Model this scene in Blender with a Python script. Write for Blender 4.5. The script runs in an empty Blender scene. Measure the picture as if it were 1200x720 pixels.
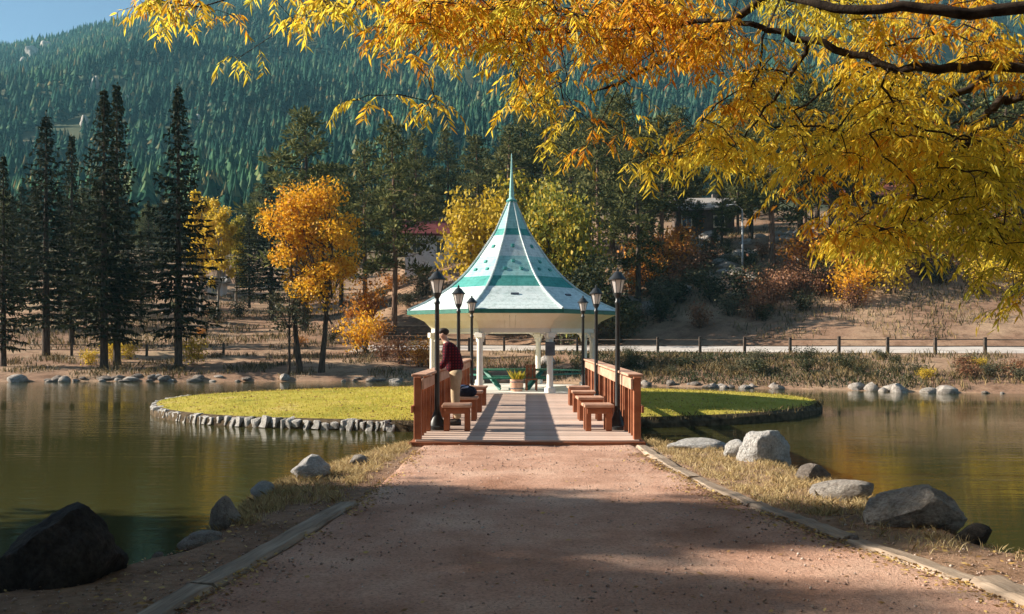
import bpy, math, random
import numpy as np
from mathutils import Vector, Matrix, Euler

random.seed(7)
RNG = np.random.default_rng(11)
SC = bpy.context.scene
COL = SC.collection
R = math.radians

# ------------------------------------------------------------------ camera, sky, sun, exposure
CAM_H, FPX, VPX, HOR = 1.65, 1000.0, 618.0, 398.0
cd = bpy.data.cameras.new("camera")
cam = bpy.data.objects.new("camera", cd)
COL.objects.link(cam)
cam.location = (0, 0, CAM_H)
cam.rotation_euler = (R(90), 0, 0)
cd.sensor_width = 36.0
cd.lens = 30.0
cd.shift_x = (600 - VPX) / 1200.0
cd.shift_y = (HOR - 360) / 1200.0
cd.clip_start = 0.05
cd.clip_end = 20000
SC.camera = cam

SUN_EL, SUN_AZ = R(26.0), R(6.0)          # sun to the left, a little ahead of the camera
world = bpy.data.worlds.new("World")
SC.world = world
world.use_nodes = True
wn = world.node_tree.nodes
wl = world.node_tree.links
sky = wn.new("ShaderNodeTexSky")
sky.sky_type = 'NISHITA'
sky.sun_disc = False
sky.sun_elevation = SUN_EL
sky.sun_rotation = R(-90) + SUN_AZ
sky.altitude = 2200
sky.air_density = 1.0
sky.dust_density = 1.5
wl.new(sky.outputs[0], wn["Background"].inputs[0])
wn["Background"].inputs[1].default_value = 0.05

sd = bpy.data.lights.new("sun", 'SUN')
sun = bpy.data.objects.new("sun", sd)
COL.objects.link(sun)
sd.energy = 5.0
sd.angle = R(0.5)
sd.color = (1.0, 0.90, 0.76)
to_sun = Vector((-math.cos(SUN_AZ) * math.cos(SUN_EL), math.sin(SUN_AZ) * math.cos(SUN_EL), math.sin(SUN_EL)))
sun.rotation_euler = to_sun.to_track_quat('Z', 'Y').to_euler()
sun.location = to_sun * 60

vs = SC.view_settings
vs.view_transform = 'Standard'
vs.look = 'None'
vs.exposure = 1.42
vs.gamma = 1.0
vs.use_curve_mapping = False
SC.cycles.use_denoising = True
SC.cycles.max_bounces = 6
SC.cycles.transparent_max_bounces = 6
SC.cycles.volume_bounces = 0

WATER_Z = -0.6

def P(px, py, d):
    """point seen at photo pixel (px, py) at distance d in front of the camera"""
    return ((px - VPX) / FPX * d, d, CAM_H + (HOR - py) / FPX * d)

# ------------------------------------------------------------------ materials
def new_mat(name):
    m = bpy.data.materials.new(name)
    m.use_nodes = True
    nt = m.node_tree
    nt.nodes.clear()
    out = nt.nodes.new("ShaderNodeOutputMaterial")
    return m, nt, out

def ramp(nt, stops, fac=None, interp='LINEAR'):
    r = nt.nodes.new("ShaderNodeValToRGB")
    r.color_ramp.interpolation = interp
    e = r.color_ramp.elements
    while len(e) > 1:
        e.remove(e[0])
    e[0].position = stops[0][0]
    e[0].color = (*stops[0][1], 1)
    for p, c in stops[1:]:
        x = e.new(p)
        x.color = (*c, 1)
    if fac is not None:
        nt.links.new(fac, r.inputs[0])
    return r

def noise(nt, vec, scale, detail=4, rough=0.55, dist=0.0):
    n = nt.nodes.new("ShaderNodeTexNoise")
    n.inputs['Scale'].default_value = scale
    n.inputs['Detail'].default_value = detail
    n.inputs['Roughness'].default_value = rough
    n.inputs['Distortion'].default_value = dist
    nt.links.new(vec, n.inputs['Vector'])
    return n

def coords(nt, kind='Object', scale=None):
    t = nt.nodes.new("ShaderNodeTexCoord")
    v = t.outputs[kind]
    if scale:
        mp = nt.nodes.new("ShaderNodeMapping")
        mp.inputs['Scale'].default_value = scale
        nt.links.new(v, mp.inputs['Vector'])
        v = mp.outputs[0]
    return v

def mix(nt, a, b, fac, mode='MIX'):
    m = nt.nodes.new("ShaderNodeMix")
    m.data_type = 'RGBA'
    m.blend_type = mode
    if isinstance(fac, (int, float)):
        m.inputs[0].default_value = fac
    else:
        nt.links.new(fac, m.inputs[0])
    for i, s in ((6, a), (7, b)):
        if isinstance(s, tuple):
            m.inputs[i].default_value = (*s, 1)
        else:
            nt.links.new(s, m.inputs[i])
    return m.outputs[2]

def bsdf(nt, out, col, rough=0.7, spec=0.4, metal=0.0):
    b = nt.nodes.new("ShaderNodeBsdfPrincipled")
    if isinstance(col, tuple):
        b.inputs['Base Color'].default_value = (*col, 1)
    else:
        nt.links.new(col, b.inputs['Base Color'])
    b.inputs['Roughness'].default_value = rough
    b.inputs['Specular IOR Level'].default_value = spec
    b.inputs['Metallic'].default_value = metal
    nt.links.new(b.outputs[0], out.inputs[0])
    return b

def bump(nt, b, height, strength=0.4, dist=0.02):
    bp = nt.nodes.new("ShaderNodeBump")
    bp.inputs['Strength'].default_value = strength
    bp.inputs['Distance'].default_value = dist
    nt.links.new(height, bp.inputs['Height'])
    nt.links.new(bp.outputs[0], b.inputs['Normal'])
    return bp

def mat_noise(name, c1, c2, scale=5.0, rough=0.75, spec=0.3, bs=None, bstr=0.4, bdist=0.02, stretch=None, lo=0.35, hi=0.65, obj_var=0.0, metal=0.0):
    m, nt, out = new_mat(name)
    v = coords(nt, 'Object', stretch)
    n = noise(nt, v, scale, 6, 0.6)
    c = ramp(nt, [(lo, c1), (hi, c2)], n.outputs['Fac']).outputs[0]
    if obj_var:
        oi = nt.nodes.new("ShaderNodeObjectInfo")
        rr = ramp(nt, [(0, (1 - obj_var,) * 3), (1, (1 + obj_var * 0.4,) * 3)], oi.outputs['Random'])
        c = mix(nt, c, rr.outputs[0], 1.0, 'MULTIPLY')
    b = bsdf(nt, out, c, rough, spec, metal)
    if bs:
        n2 = noise(nt, v, bs, 6, 0.65)
        bump(nt, b, n2.outputs['Fac'], bstr, bdist)
    return m

def mat_leaf(name, stops, transl=0.35, rough=0.6, attr=None, obj_var=0.25, spec=0.25):
    """foliage: colour varies leaf by leaf (per island) and tree by tree; thin leaves let light through"""
    m, nt, out = new_mat(name)
    g = nt.nodes.new("ShaderNodeNewGeometry")
    fac = g.outputs['Random Per Island']
    if attr:
        a = nt.nodes.new("ShaderNodeAttribute")
        a.attribute_name = attr
        mm = nt.nodes.new("ShaderNodeMath")
        mm.operation = 'MULTIPLY_ADD'
        mm.inputs[1].default_value = 0.30
        nt.links.new(fac, mm.inputs[0])
        ms = nt.nodes.new("ShaderNodeMath")
        ms.operation = 'MULTIPLY'
        ms.inputs[1].default_value = 0.70
        nt.links.new(a.outputs['Fac'], ms.inputs[0])
        nt.links.new(ms.outputs[0], mm.inputs[2])
        fac = mm.outputs[0]
    c = ramp(nt, stops, fac).outputs[0]
    if obj_var:
        oi = nt.nodes.new("ShaderNodeObjectInfo")
        rr = ramp(nt, [(0, (1 - obj_var,) * 3), (1, (1 + obj_var * 0.5,) * 3)], oi.outputs['Random'])
        c = mix(nt, c, rr.outputs[0], 1.0, 'MULTIPLY')
    b = nt.nodes.new("ShaderNodeBsdfPrincipled")
    nt.links.new(c, b.inputs['Base Color'])
    b.inputs['Roughness'].default_value = rough
    b.inputs['Specular IOR Level'].default_value = spec
    if transl > 0:
        t = nt.nodes.new("ShaderNodeBsdfTranslucent")
        nt.links.new(c, t.inputs[0])
        mx = nt.nodes.new("ShaderNodeMixShader")
        mx.inputs[0].default_value = transl
        nt.links.new(b.outputs[0], mx.inputs[1])
        nt.links.new(t.outputs[0], mx.inputs[2])
        nt.links.new(mx.outputs[0], out.inputs[0])
    else:
        nt.links.new(b.outputs[0], out.inputs[0])
    return m

M = {}
M['red_wood'] = mat_noise('red_wood', (0.24, 0.075, 0.032), (0.40, 0.15, 0.07), 3, 0.6, 0.3, 30, 0.25, 0.004, (1, 1, 1), obj_var=0.2)
M['rail_wood'] = mat_noise('rail_wood', (0.42, 0.22, 0.14), (0.60, 0.38, 0.27), 4, 0.65, 0.3, 40, 0.25, 0.004, obj_var=0.12)
M['deck_wood'] = mat_noise('deck_wood', (0.46, 0.32, 0.245), (0.68, 0.52, 0.43), 4, 0.75, 0.2, 60, 0.3, 0.004, (0.5, 6, 6), obj_var=0.28)
M['grey_timber'] = mat_noise('grey_timber', (0.20, 0.15, 0.11), (0.42, 0.33, 0.25), 3, 0.85, 0.15, 22, 0.7, 0.012, (0.5, 6, 6), obj_var=0.15)
M['black_metal'] = mat_noise('black_metal', (0.012, 0.014, 0.015), (0.03, 0.032, 0.034), 8, 0.42, 0.5)
M['white_paint'] = mat_noise('white_paint', (0.74, 0.71, 0.65), (0.84, 0.82, 0.77), 3, 0.5, 0.4, 30, 0.08, 0.003)
M['green_paint'] = mat_noise('green_paint', (0.015, 0.13, 0.095), (0.03, 0.19, 0.14), 6, 0.45, 0.4)
M['dark_steel'] = mat_noise('dark_steel', (0.05, 0.06, 0.08), (0.10, 0.115, 0.14), 6, 0.5, 0.5)
M['trunk'] = mat_noise('bark', (0.035, 0.024, 0.018), (0.12, 0.085, 0.062), 4, 0.9, 0.15, 9, 0.9, 0.04, (3, 3, 0.5))
M['pine_bark'] = mat_noise('pine_bark', (0.07, 0.04, 0.027), (0.24, 0.15, 0.10), 4, 0.9, 0.15, 9, 0.9, 0.04, (3, 3, 0.5))
M['pale_bark'] = mat_noise('pale_bark', (0.16, 0.13, 0.10), (0.36, 0.31, 0.25), 4, 0.85, 0.15, 9, 0.6, 0.03, (3, 3, 0.6))
M['branch_bark'] = mat_noise('branch_bark', (0.018, 0.013, 0.010), (0.06, 0.045, 0.034), 14, 0.9, 0.15, 50, 0.8, 0.01)

def mat_rock(name, c1, c2, c3):
    m, nt, out = new_mat(name)
    v = coords(nt)
    n1 = noise(nt, v, 2.2, 8, 0.65)
    n2 = noise(nt, v, 14, 6, 0.7)
    c = ramp(nt, [(0.30, c1), (0.5, c2), (0.72, c3)], n1.outputs['Fac']).outputs[0]
    sp = ramp(nt, [(0.35, (0.45, 0.42, 0.40)), (0.6, (1.05, 1.05, 1.05))], n2.outputs['Fac']).outputs[0]
    c = mix(nt, c, sp, 0.8, 'MULTIPLY')
    b = bsdf(nt, out, c, 0.88, 0.2)
    n3 = noise(nt, v, 7, 9, 0.7)
    bump(nt, b, n3.outputs['Fac'], 1.0, 0.12)
    return m
M['granite'] = mat_rock('granite', (0.24, 0.20, 0.17), (0.50, 0.45, 0.40), (0.66, 0.61, 0.55))
M['pale_granite'] = mat_rock('pale_granite', (0.48, 0.46, 0.43), (0.70, 0.68, 0.65), (0.82, 0.80, 0.77))
M['dark_rock'] = mat_rock('dark_rock', (0.03, 0.026, 0.023), (0.07, 0.06, 0.052), (0.13, 0.11, 0.095))
M['wall_stone'] = mat_rock('wall_stone', (0.50, 0.47, 0.43), (0.74, 0.71, 0.66), (0.85, 0.82, 0.78))
M['mid_rock'] = mat_rock('mid_rock', (0.15, 0.12, 0.10), (0.32, 0.27, 0.23), (0.50, 0.44, 0.38))

def mat_gravel():
    m, nt, out = new_mat('granite_gravel')
    v = coords(nt)
    n1 = noise(nt, v, 0.9, 6, 0.6)
    n2 = noise(nt, v, 42, 5, 0.75)
    vo = nt.nodes.new("ShaderNodeTexVoronoi")
    vo.inputs['Scale'].default_value = 120
    nt.links.new(v, vo.inputs['Vector'])
    c = ramp(nt, [(0.30, (0.38, 0.205, 0.135)), (0.50, (0.57, 0.345, 0.25)), (0.68, (0.70, 0.475, 0.36))], n1.outputs['Fac']).outputs[0]
    sp = ramp(nt, [(0.32, (0.40, 0.36, 0.34)), (0.5, (0.95, 0.93, 0.92)), (0.7, (1.2, 1.18, 1.15))], n2.outputs['Fac']).outputs[0]
    c = mix(nt, c, sp, 0.75, 'MULTIPLY')
    b = bsdf(nt, out, c, 0.92, 0.15)
    n3 = noise(nt, v, 26.0, 6, 0.8)
    ad = nt.nodes.new("ShaderNodeMath")
    ad.operation = 'MULTIPLY_ADD'
    ad.inputs[1].default_value = 0.35
    nt.links.new(vo.outputs['Distance'], ad.inputs[0])
    n4 = noise(nt, v, 6.0, 5, 0.7)
    a2 = nt.nodes.new("ShaderNodeMath")
    a2.operation = 'MULTIPLY_ADD'
    a2.inputs[1].default_value = 1.6
    nt.links.new(n4.outputs['Fac'], a2.inputs[0])
    nt.links.new(n3.outputs['Fac'], a2.inputs[2])
    nt.links.new(a2.outputs[0], ad.inputs[2])
    bump(nt, b, ad.outputs[0], 0.9, 0.022)
    return m
M['gravel'] = mat_gravel()

def mat_ground():
    m, nt, out = new_mat('dry_ground')
    v = coords(nt)
    n1 = noise(nt, v, 0.11, 7, 0.65)
    n2 = noise(nt, v, 1.1, 7, 0.7)
    n3 = noise(nt, v, 9.0, 7, 0.72)
    c = ramp(nt, [(0.30, (0.18, 0.105, 0.068)), (0.46, (0.31, 0.19, 0.125)), (0.60, (0.42, 0.29, 0.19)), (0.75, (0.30, 0.23, 0.12))], n1.outputs['Fac']).outputs[0]
    c2 = ramp(nt, [(0.30, (0.45, 0.40, 0.36)), (0.52, (1.0, 1.0, 1.0)), (0.75, (1.25, 1.22, 1.1))], n2.outputs['Fac']).outputs[0]
    c = mix(nt, c, c2, 0.85, 'MULTIPLY')
    c3 = ramp(nt, [(0.30, (0.5, 0.48, 0.45)), (0.55, (1.05, 1.05, 1.05))], n3.outputs['Fac']).outputs[0]
    c = mix(nt, c, c3, 0.8, 'MULTIPLY')
    # forest floor on the far slopes, bare rock here and there
    sx = nt.nodes.new("ShaderNodeSeparateXYZ")
    nt.links.new(v, sx.inputs[0])
    far = nt.nodes.new("ShaderNodeMapRange")
    far.inputs['From Min'].default_value = 95
    far.inputs['From Max'].default_value = 170
    nt.links.new(sx.outputs['Y'], far.inputs['Value'])
    nf = noise(nt, v, 0.012, 6, 0.6)
    ff = ramp(nt, [(0.40, (0.035, 0.045, 0.022)), (0.58, (0.07, 0.075, 0.035)), (0.68, (0.13, 0.115, 0.075)), (0.74, (0.36, 0.33, 0.30))], nf.outputs['Fac']).outputs[0]
    c = mix(nt, c, ff, far.outputs[0])
    b = bsdf(nt, out, c, 0.95, 0.1)
    bump(nt, b, n3.outputs['Fac'], 0.8, 0.06)
    return m
M['ground'] = mat_ground()

def mat_lawn():
    m, nt, out = new_mat('lawn_grass')
    v = coords(nt)
    n1 = noise(nt, v, 0.55, 7, 0.7)
    n2 = noise(nt, v, 24, 6, 0.75)
    c = ramp(nt, [(0.33, (0.22, 0.22, 0.035)), (0.48, (0.42, 0.36, 0.06)), (0.60, (0.50, 0.40, 0.09)), (0.72, (0.52, 0.40, 0.19))], n1.outputs['Fac']).outputs[0]
    sp = ramp(nt, [(0.30, (0.6, 0.62, 0.5)), (0.6, (1.1, 1.1, 1.0))], n2.outputs['Fac']).outputs[0]
    c = mix(nt, c, sp, 0.7, 'MULTIPLY')
    b = bsdf(nt, out, c, 0.9, 0.1)
    bump(nt, b, n2.outputs['Fac'], 0.9, 0.04)
    return m
M['lawn'] = mat_lawn()

def mat_water():
    m, nt, out = new_mat('pond_water')
    v = coords(nt, 'Object', (0.55, 2.4, 1))
    n1 = noise(nt, v, 1.6, 4, 0.55, 0.4)
    n2 = noise(nt, v, 6.0, 3, 0.55, 0.3)
    ad = nt.nodes.new("ShaderNodeMath")
    ad.operation = 'MULTIPLY_ADD'
    ad.inputs[1].default_value = 0.25
    nt.links.new(n2.outputs['Fac'], ad.inputs[0])
    nt.links.new(n1.outputs['Fac'], ad.inputs[2])
    b = bsdf(nt, out, (0.046, 0.044, 0.013), 0.03, 0.5)
    b.inputs['IOR'].default_value = 1.33
    bp = bump(nt, b, ad.outputs[0], 0.10, 0.12)
    pn = noise(nt, coords(nt, 'Object', (0.05, 0.16, 1)), 1.0, 3, 0.5)
    pr0 = ramp(nt, [(0.38, (0.02, 0.02, 0.02)), (0.62, (0.10, 0.10, 0.10))], pn.outputs['Fac'])
    nt.links.new(pr0.outputs[0], bp.inputs['Strength'])
    return m
M['water'] = mat_water()
M['road'] = mat_noise('pale_road', (0.42, 0.37, 0.33), (0.58, 0.53, 0.48), 0.8, 0.9, 0.15, 14, 0.5, 0.02)
M['soil'] = mat_noise('bank_soil', (0.045, 0.032, 0.02), (0.14, 0.10, 0.06), 5, 0.95, 0.1, 9, 0.8, 0.05)

M['spruce'] = mat_leaf('spruce_needles', [(0, (0.014, 0.019, 0.009)), (0.6, (0.034, 0.040, 0.017)), (1, (0.075, 0.072, 0.028))], 0.12, 0.8, spec=0.08)
M['pine'] = mat_leaf('pine_needles', [(0, (0.040, 0.050, 0.018)), (0.6, (0.105, 0.115, 0.040)), (1, (0.22, 0.205, 0.07))], 0.25, 0.8, spec=0.08)
M['olive_pine'] = mat_leaf('olive_pine_needles', [(0, (0.05, 0.06, 0.022)), (0.6, (0.10, 0.11, 0.042)), (1, (0.22, 0.20, 0.075))], 0.25, 0.8, spec=0.08)
M['gold'] = mat_leaf('golden_leaves', [(0, (0.62, 0.25, 0.010)), (0.5, (0.85, 0.44, 0.02)), (1, (0.90, 0.58, 0.06))], 0.42, obj_var=0.12)
M['yellow'] = mat_leaf('yellow_leaves', [(0, (0.42, 0.30, 0.02)), (0.6, (0.66, 0.45, 0.03)), (1, (0.75, 0.56, 0.08))], 0.4, obj_var=0.12)
M['yellowgreen'] = mat_leaf('yellow_green_leaves', [(0, (0.12, 0.14, 0.02)), (0.45, (0.28, 0.27, 0.03)), (0.8, (0.50, 0.38, 0.04)), (1, (0.66, 0.44, 0.04))], 0.35, obj_var=0.15)
M['orange'] = mat_leaf('orange_leaves', [(0, (0.34, 0.11, 0.015)), (0.6, (0.60, 0.24, 0.025)), (1, (0.70, 0.36, 0.06))], 0.35, obj_var=0.15)
M['russet'] = mat_leaf('russet_twigs', [(0, (0.12, 0.05, 0.028)), (0.6, (0.26, 0.115, 0.06)), (1, (0.38, 0.20, 0.09))], 0.25, obj_var=0.2)
M['greygreen'] = mat_leaf('grey_green_leaves', [(0, (0.05, 0.055, 0.03)), (0.6, (0.11, 0.11, 0.06)), (1, (0.20, 0.17, 0.09))], 0.25, obj_var=0.2)
M['darkshrub'] = mat_leaf('dark_shrub_leaves', [(0, (0.018, 0.026, 0.012)), (0.6, (0.045, 0.055, 0.02)), (1, (0.10, 0.09, 0.03))], 0.2, obj_var=0.2)
M['drygrass'] = mat_leaf('dry_grass_blades', [(0, (0.30, 0.20, 0.09)), (0.6, (0.52, 0.39, 0.19)), (1, (0.66, 0.54, 0.30))], 0.25, obj_var=0)
M['bankgrass'] = mat_leaf('bank_grass_blades', [(0, (0.04, 0.038, 0.016)), (0.5, (0.11, 0.085, 0.036)), (1, (0.30, 0.21, 0.09))], 0.2, obj_var=0)
M['lawnblade'] = mat_leaf('lawn_blades', [(0, (0.29, 0.25, 0.03)), (0.6, (0.47, 0.38, 0.06)), (1, (0.60, 0.46, 0.12))], 0.3, obj_var=0)
M['canopy'] = mat_leaf('canopy_leaves', [(0.0, (0.20, 0.21, 0.025)), (0.14, (0.46, 0.42, 0.04)), (0.38, (0.82, 0.68, 0.08)), (0.62, (0.84, 0.60, 0.05)), (0.82, (0.76, 0.36, 0.025)), (1.0, (0.56, 0.17, 0.012))], 0.60, 0.5, attr='hue', obj_var=0)
M['forest'] = mat_leaf('far_forest_needles', [(0, (0.010, 0.034, 0.029)), (0.5, (0.024, 0.064, 0.048)), (0.85, (0.050, 0.090, 0.062)), (0.95, (0.085, 0.088, 0.058)), (1, (0.12, 0.10, 0.05))], 0.0, 1.0, obj_var=0, spec=0.0)  # part of the distant haze is put into this teal needle colour
def vary_forest():
    nt = M['forest'].node_tree
    b = [q for q in nt.nodes if q.type == 'BSDF_PRINCIPLED'][0]
    src = b.inputs['Base Color'].links[0].from_socket
    v = coords(nt)
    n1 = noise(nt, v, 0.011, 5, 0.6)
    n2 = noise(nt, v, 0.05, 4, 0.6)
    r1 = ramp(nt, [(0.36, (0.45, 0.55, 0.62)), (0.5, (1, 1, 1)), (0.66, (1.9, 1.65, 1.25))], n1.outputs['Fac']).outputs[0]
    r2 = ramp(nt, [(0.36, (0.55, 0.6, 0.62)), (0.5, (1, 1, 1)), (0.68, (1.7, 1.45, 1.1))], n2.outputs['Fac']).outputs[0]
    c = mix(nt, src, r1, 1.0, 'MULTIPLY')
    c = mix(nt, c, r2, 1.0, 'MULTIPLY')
    nt.links.new(c, b.inputs['Base Color'])
vary_forest()
M['fallen'] = mat_leaf('fallen_leaf', [(0, (0.14, 0.07, 0.03)), (0.6, (0.40, 0.24, 0.08)), (1, (0.62, 0.46, 0.16))], 0.2, obj_var=0)
M['pebble'] = mat_leaf('pebbles', [(0, (0.22, 0.14, 0.11)), (0.8, (0.42, 0.30, 0.23)), (1, (0.55, 0.46, 0.40))], 0.0, obj_var=0)

def mat_shingle(name, c1, c2):
    m, nt, out = new_mat(name)
    v = coords(nt)
    n1 = noise(nt, v, 2.0, 6, 0.65)
    c = ramp(nt, [(0.35, c1), (0.62, c2)], n1.outputs['Fac']).outputs[0]
    sx = nt.nodes.new("ShaderNodeSeparateXYZ")
    nt.links.new(v, sx.inputs[0])
    w = nt.nodes.new("ShaderNodeMath"); w.operation = 'MULTIPLY'; w.inputs[1].default_value = 11.0
    nt.links.new(sx.outputs['Z'], w.inputs[0])
    f = nt.nodes.new("ShaderNodeMath"); f.operation = 'FRACT'
    nt.links.new(w.outputs[0], f.inputs[0])
    n2 = noise(nt, v, 18, 4, 0.7)
    n2r = ramp(nt, [(0.35, (0.86, 0.86, 0.86)), (0.6, (1.04, 1.04, 1.04))], n2.outputs['Fac']).outputs[0]
    c = mix(nt, c, n2r, 0.8, 'MULTIPLY')
    st_ = noise(nt, coords(nt, 'Object', (5, 5, 0.7)), 1.6, 5, 0.65)
    c = mix(nt, c, ramp(nt, [(0.34, (0.66, 0.70, 0.68)), (0.52, (1, 1, 1))], st_.outputs['Fac']).outputs[0], 0.75, 'MULTIPLY')
    c = mix(nt, c, ramp(nt, [(0.0, (0.72, 0.74, 0.74)), (0.14, (1, 1, 1))], f.outputs[0]).outputs[0], 0.8, 'MULTIPLY')
    b = bsdf(nt, out, c, 0.75, 0.2)
    bump(nt, b, f.outputs[0], 0.7, 0.03)
    return m
M['roof_white'] = mat_shingle('teal_lit_white_shingles', (0.64, 0.75, 0.73), (0.76, 0.84, 0.82))  # cyan cast of teal light is put into the white
M['roof_teal'] = mat_shingle('teal_shingles', (0.055, 0.30, 0.27), (0.10, 0.39, 0.35))
M['roof_pale_teal'] = mat_shingle('pale_teal_shingles', (0.30, 0.60, 0.58), (0.42, 0.70, 0.67))

def mat_beadboard():
    m, nt, out = new_mat('cream_beadboard')
    n = noise(nt, coords(nt), 3, 5, 0.6)
    c = ramp(nt, [(0.3, (0.82, 0.72, 0.57)), (0.7, (0.88, 0.80, 0.68))], n.outputs['Fac']).outputs[0]
    bsdf(nt, out, c, 0.55, 0.3)
    return m
M['bead'] = mat_beadboard()

def mat_glass_white():
    m, nt, out = new_mat('frosted_lantern_glass')
    b = bsdf(nt, out, (0.80, 0.74, 0.70), 0.35, 0.5)
    t = nt.nodes.new("ShaderNodeBsdfTranslucent")
    t.inputs[0].default_value = (0.85, 0.80, 0.76, 1)
    mx = nt.nodes.new("ShaderNodeMixShader")
    mx.inputs[0].default_value = 0.45
    nt.links.new(b.outputs[0], mx.inputs[1])
    nt.links.new(t.outputs[0], mx.inputs[2])
    nt.links.new(mx.outputs[0], out.inputs[0])
    return m
M['lantern_glass'] = mat_glass_white()
M['window_glass'] = mat_noise('window_glass', (0.05, 0.06, 0.07), (0.12, 0.13, 0.13), 1, 0.08, 0.6)
M['house_white'] = mat_noise('house_white', (0.52, 0.50, 0.50), (0.66, 0.64, 0.63), 2, 0.7, 0.3)
M['house_tan'] = mat_noise('house_tan', (0.07, 0.05, 0.04), (0.13, 0.10, 0.08), 2, 0.8, 0.2)
M['maroon_roof'] = mat_noise('maroon_roof', (0.10, 0.02, 0.022), (0.17, 0.04, 0.04), 3, 0.7, 0.3)
M['red_roof'] = mat_noise('red_roof', (0.26, 0.08, 0.05), (0.36, 0.13, 0.08), 3, 0.7, 0.3)
M['grey_roof'] = mat_noise('grey_roof', (0.30, 0.28, 0.26), (0.42, 0.39, 0.36), 3, 0.8, 0.2)
M['teal_cloth'] = mat_noise('teal_cloth', (0.03, 0.30, 0.36), (0.05, 0.38, 0.44), 3, 0.8, 0.2)
M['cream_frame'] = mat_noise('cream_frame', (0.6, 0.54, 0.36), (0.7, 0.63, 0.45), 3, 0.6, 0.3)
M['galvanized'] = mat_noise('galvanized', (0.35, 0.36, 0.36), (0.48, 0.49, 0.49), 6, 0.5, 0.5, metal=0.3)
M['fence_wood'] = mat_noise('fence_wood', (0.05, 0.038, 0.03), (0.12, 0.09, 0.07), 5, 0.85, 0.2)
M['skin'] = mat_noise('skin', (0.50, 0.29, 0.21), (0.58, 0.35, 0.26), 8, 0.55, 0.4)
M['hair'] = mat_noise('dark_hair', (0.02, 0.014, 0.01), (0.05, 0.034, 0.025), 30, 0.6, 0.4, 60, 0.5, 0.005)
M['khaki'] = mat_noise('khaki_cloth', (0.40, 0.29, 0.18), (0.50, 0.38, 0.25), 9, 0.9, 0.15, 14, 0.5, 0.02)
M['shoe'] = mat_noise('shoe_leather', (0.02, 0.016, 0.014), (0.05, 0.04, 0.035), 9, 0.5, 0.4)
M['navy'] = mat_noise('navy_cloth', (0.012, 0.016, 0.03), (0.03, 0.036, 0.06), 9, 0.8, 0.2, 20, 0.4, 0.01)
M['pale_cloth'] = mat_noise('pale_blue_cloth', (0.36, 0.45, 0.62), (0.5, 0.58, 0.72), 9, 0.8, 0.2)

def mat_plaid():
    m, nt, out = new_mat('maroon_plaid')
    v = coords(nt)
    outs = []
    for ax, sc in (('X', 38), ('Z', 38)):
        wv = nt.nodes.new("ShaderNodeTexWave")
        wv.bands_direction = ax
        wv.inputs['Scale'].default_value = sc / 6.28
        wv.inputs['Distortion'].default_value = 0.4
        nt.links.new(v, wv.inputs['Vector'])
        outs.append(ramp(nt, [(0.5, (0, 0, 0)), (0.62, (1, 1, 1))], wv.outputs['Fac']).outputs[0])
    c = mix(nt, (0.15, 0.012, 0.02), (0.03, 0.01, 0.016), outs[0])
    c = mix(nt, c, (0.045, 0.008, 0.016), outs[1])
    bsdf(nt, out, c, 0.9, 0.15)
    return m
M['plaid'] = mat_plaid()

# ------------------------------------------------------------------ mesh helpers
def mesh_from(name, verts, faces, mats, smooth=False, midx=None):
    me = bpy.data.meshes.new(name)
    if isinstance(verts, np.ndarray):
        verts = verts.reshape(-1, 3)
        f = np.asarray(faces)
        nv, nf, k = len(verts), len(f), f.shape[1]
        me.vertices.add(nv)
        me.vertices.foreach_set("co", verts.astype(np.float32).ravel())
        me.loops.add(nf * k)
        me.loops.foreach_set("vertex_index", f.astype(np.int32).ravel())
        me.polygons.add(nf)
        me.polygons.foreach_set("loop_start", np.arange(0, nf * k, k, dtype=np.int32))
        me.polygons.foreach_set("loop_total", np.full(nf, k, dtype=np.int32))
        me.update(calc_edges=True)
    else:
        me.from_pydata(verts, [], faces)
        me.update()
    if not isinstance(mats, (list, tuple)):
        mats = [mats]
    for m in mats:
        me.materials.append(m)
    if midx is not None:
        me.polygons.foreach_set("material_index", np.asarray(midx, dtype=np.int32))
    if smooth:
        me.polygons.foreach_set("use_smooth", np.ones(len(me.polygons), dtype=bool))
    return me

def obj(name, me, parent=None, loc=(0, 0, 0), rot=(0, 0, 0), scale=(1, 1, 1)):
    o = bpy.data.objects.new(name, me)
    COL.objects.link(o)
    o.location = loc
    o.rotation_euler = rot
    o.scale = scale
    if parent is not None:
        o.parent = parent
    return o

def tag(o, label=None, cat=None, group=None, kind=None):
    if label: o["label"] = label
    if cat: o["category"] = cat
    if group: o["group"] = group
    if kind: o["kind"] = kind
    return o

def thing(name, label, cat, loc=(0, 0, 0), rz=0.0, group=None):
    return tag(obj(name, None, None, loc, (0, 0, rz)), label, cat, group)

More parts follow.
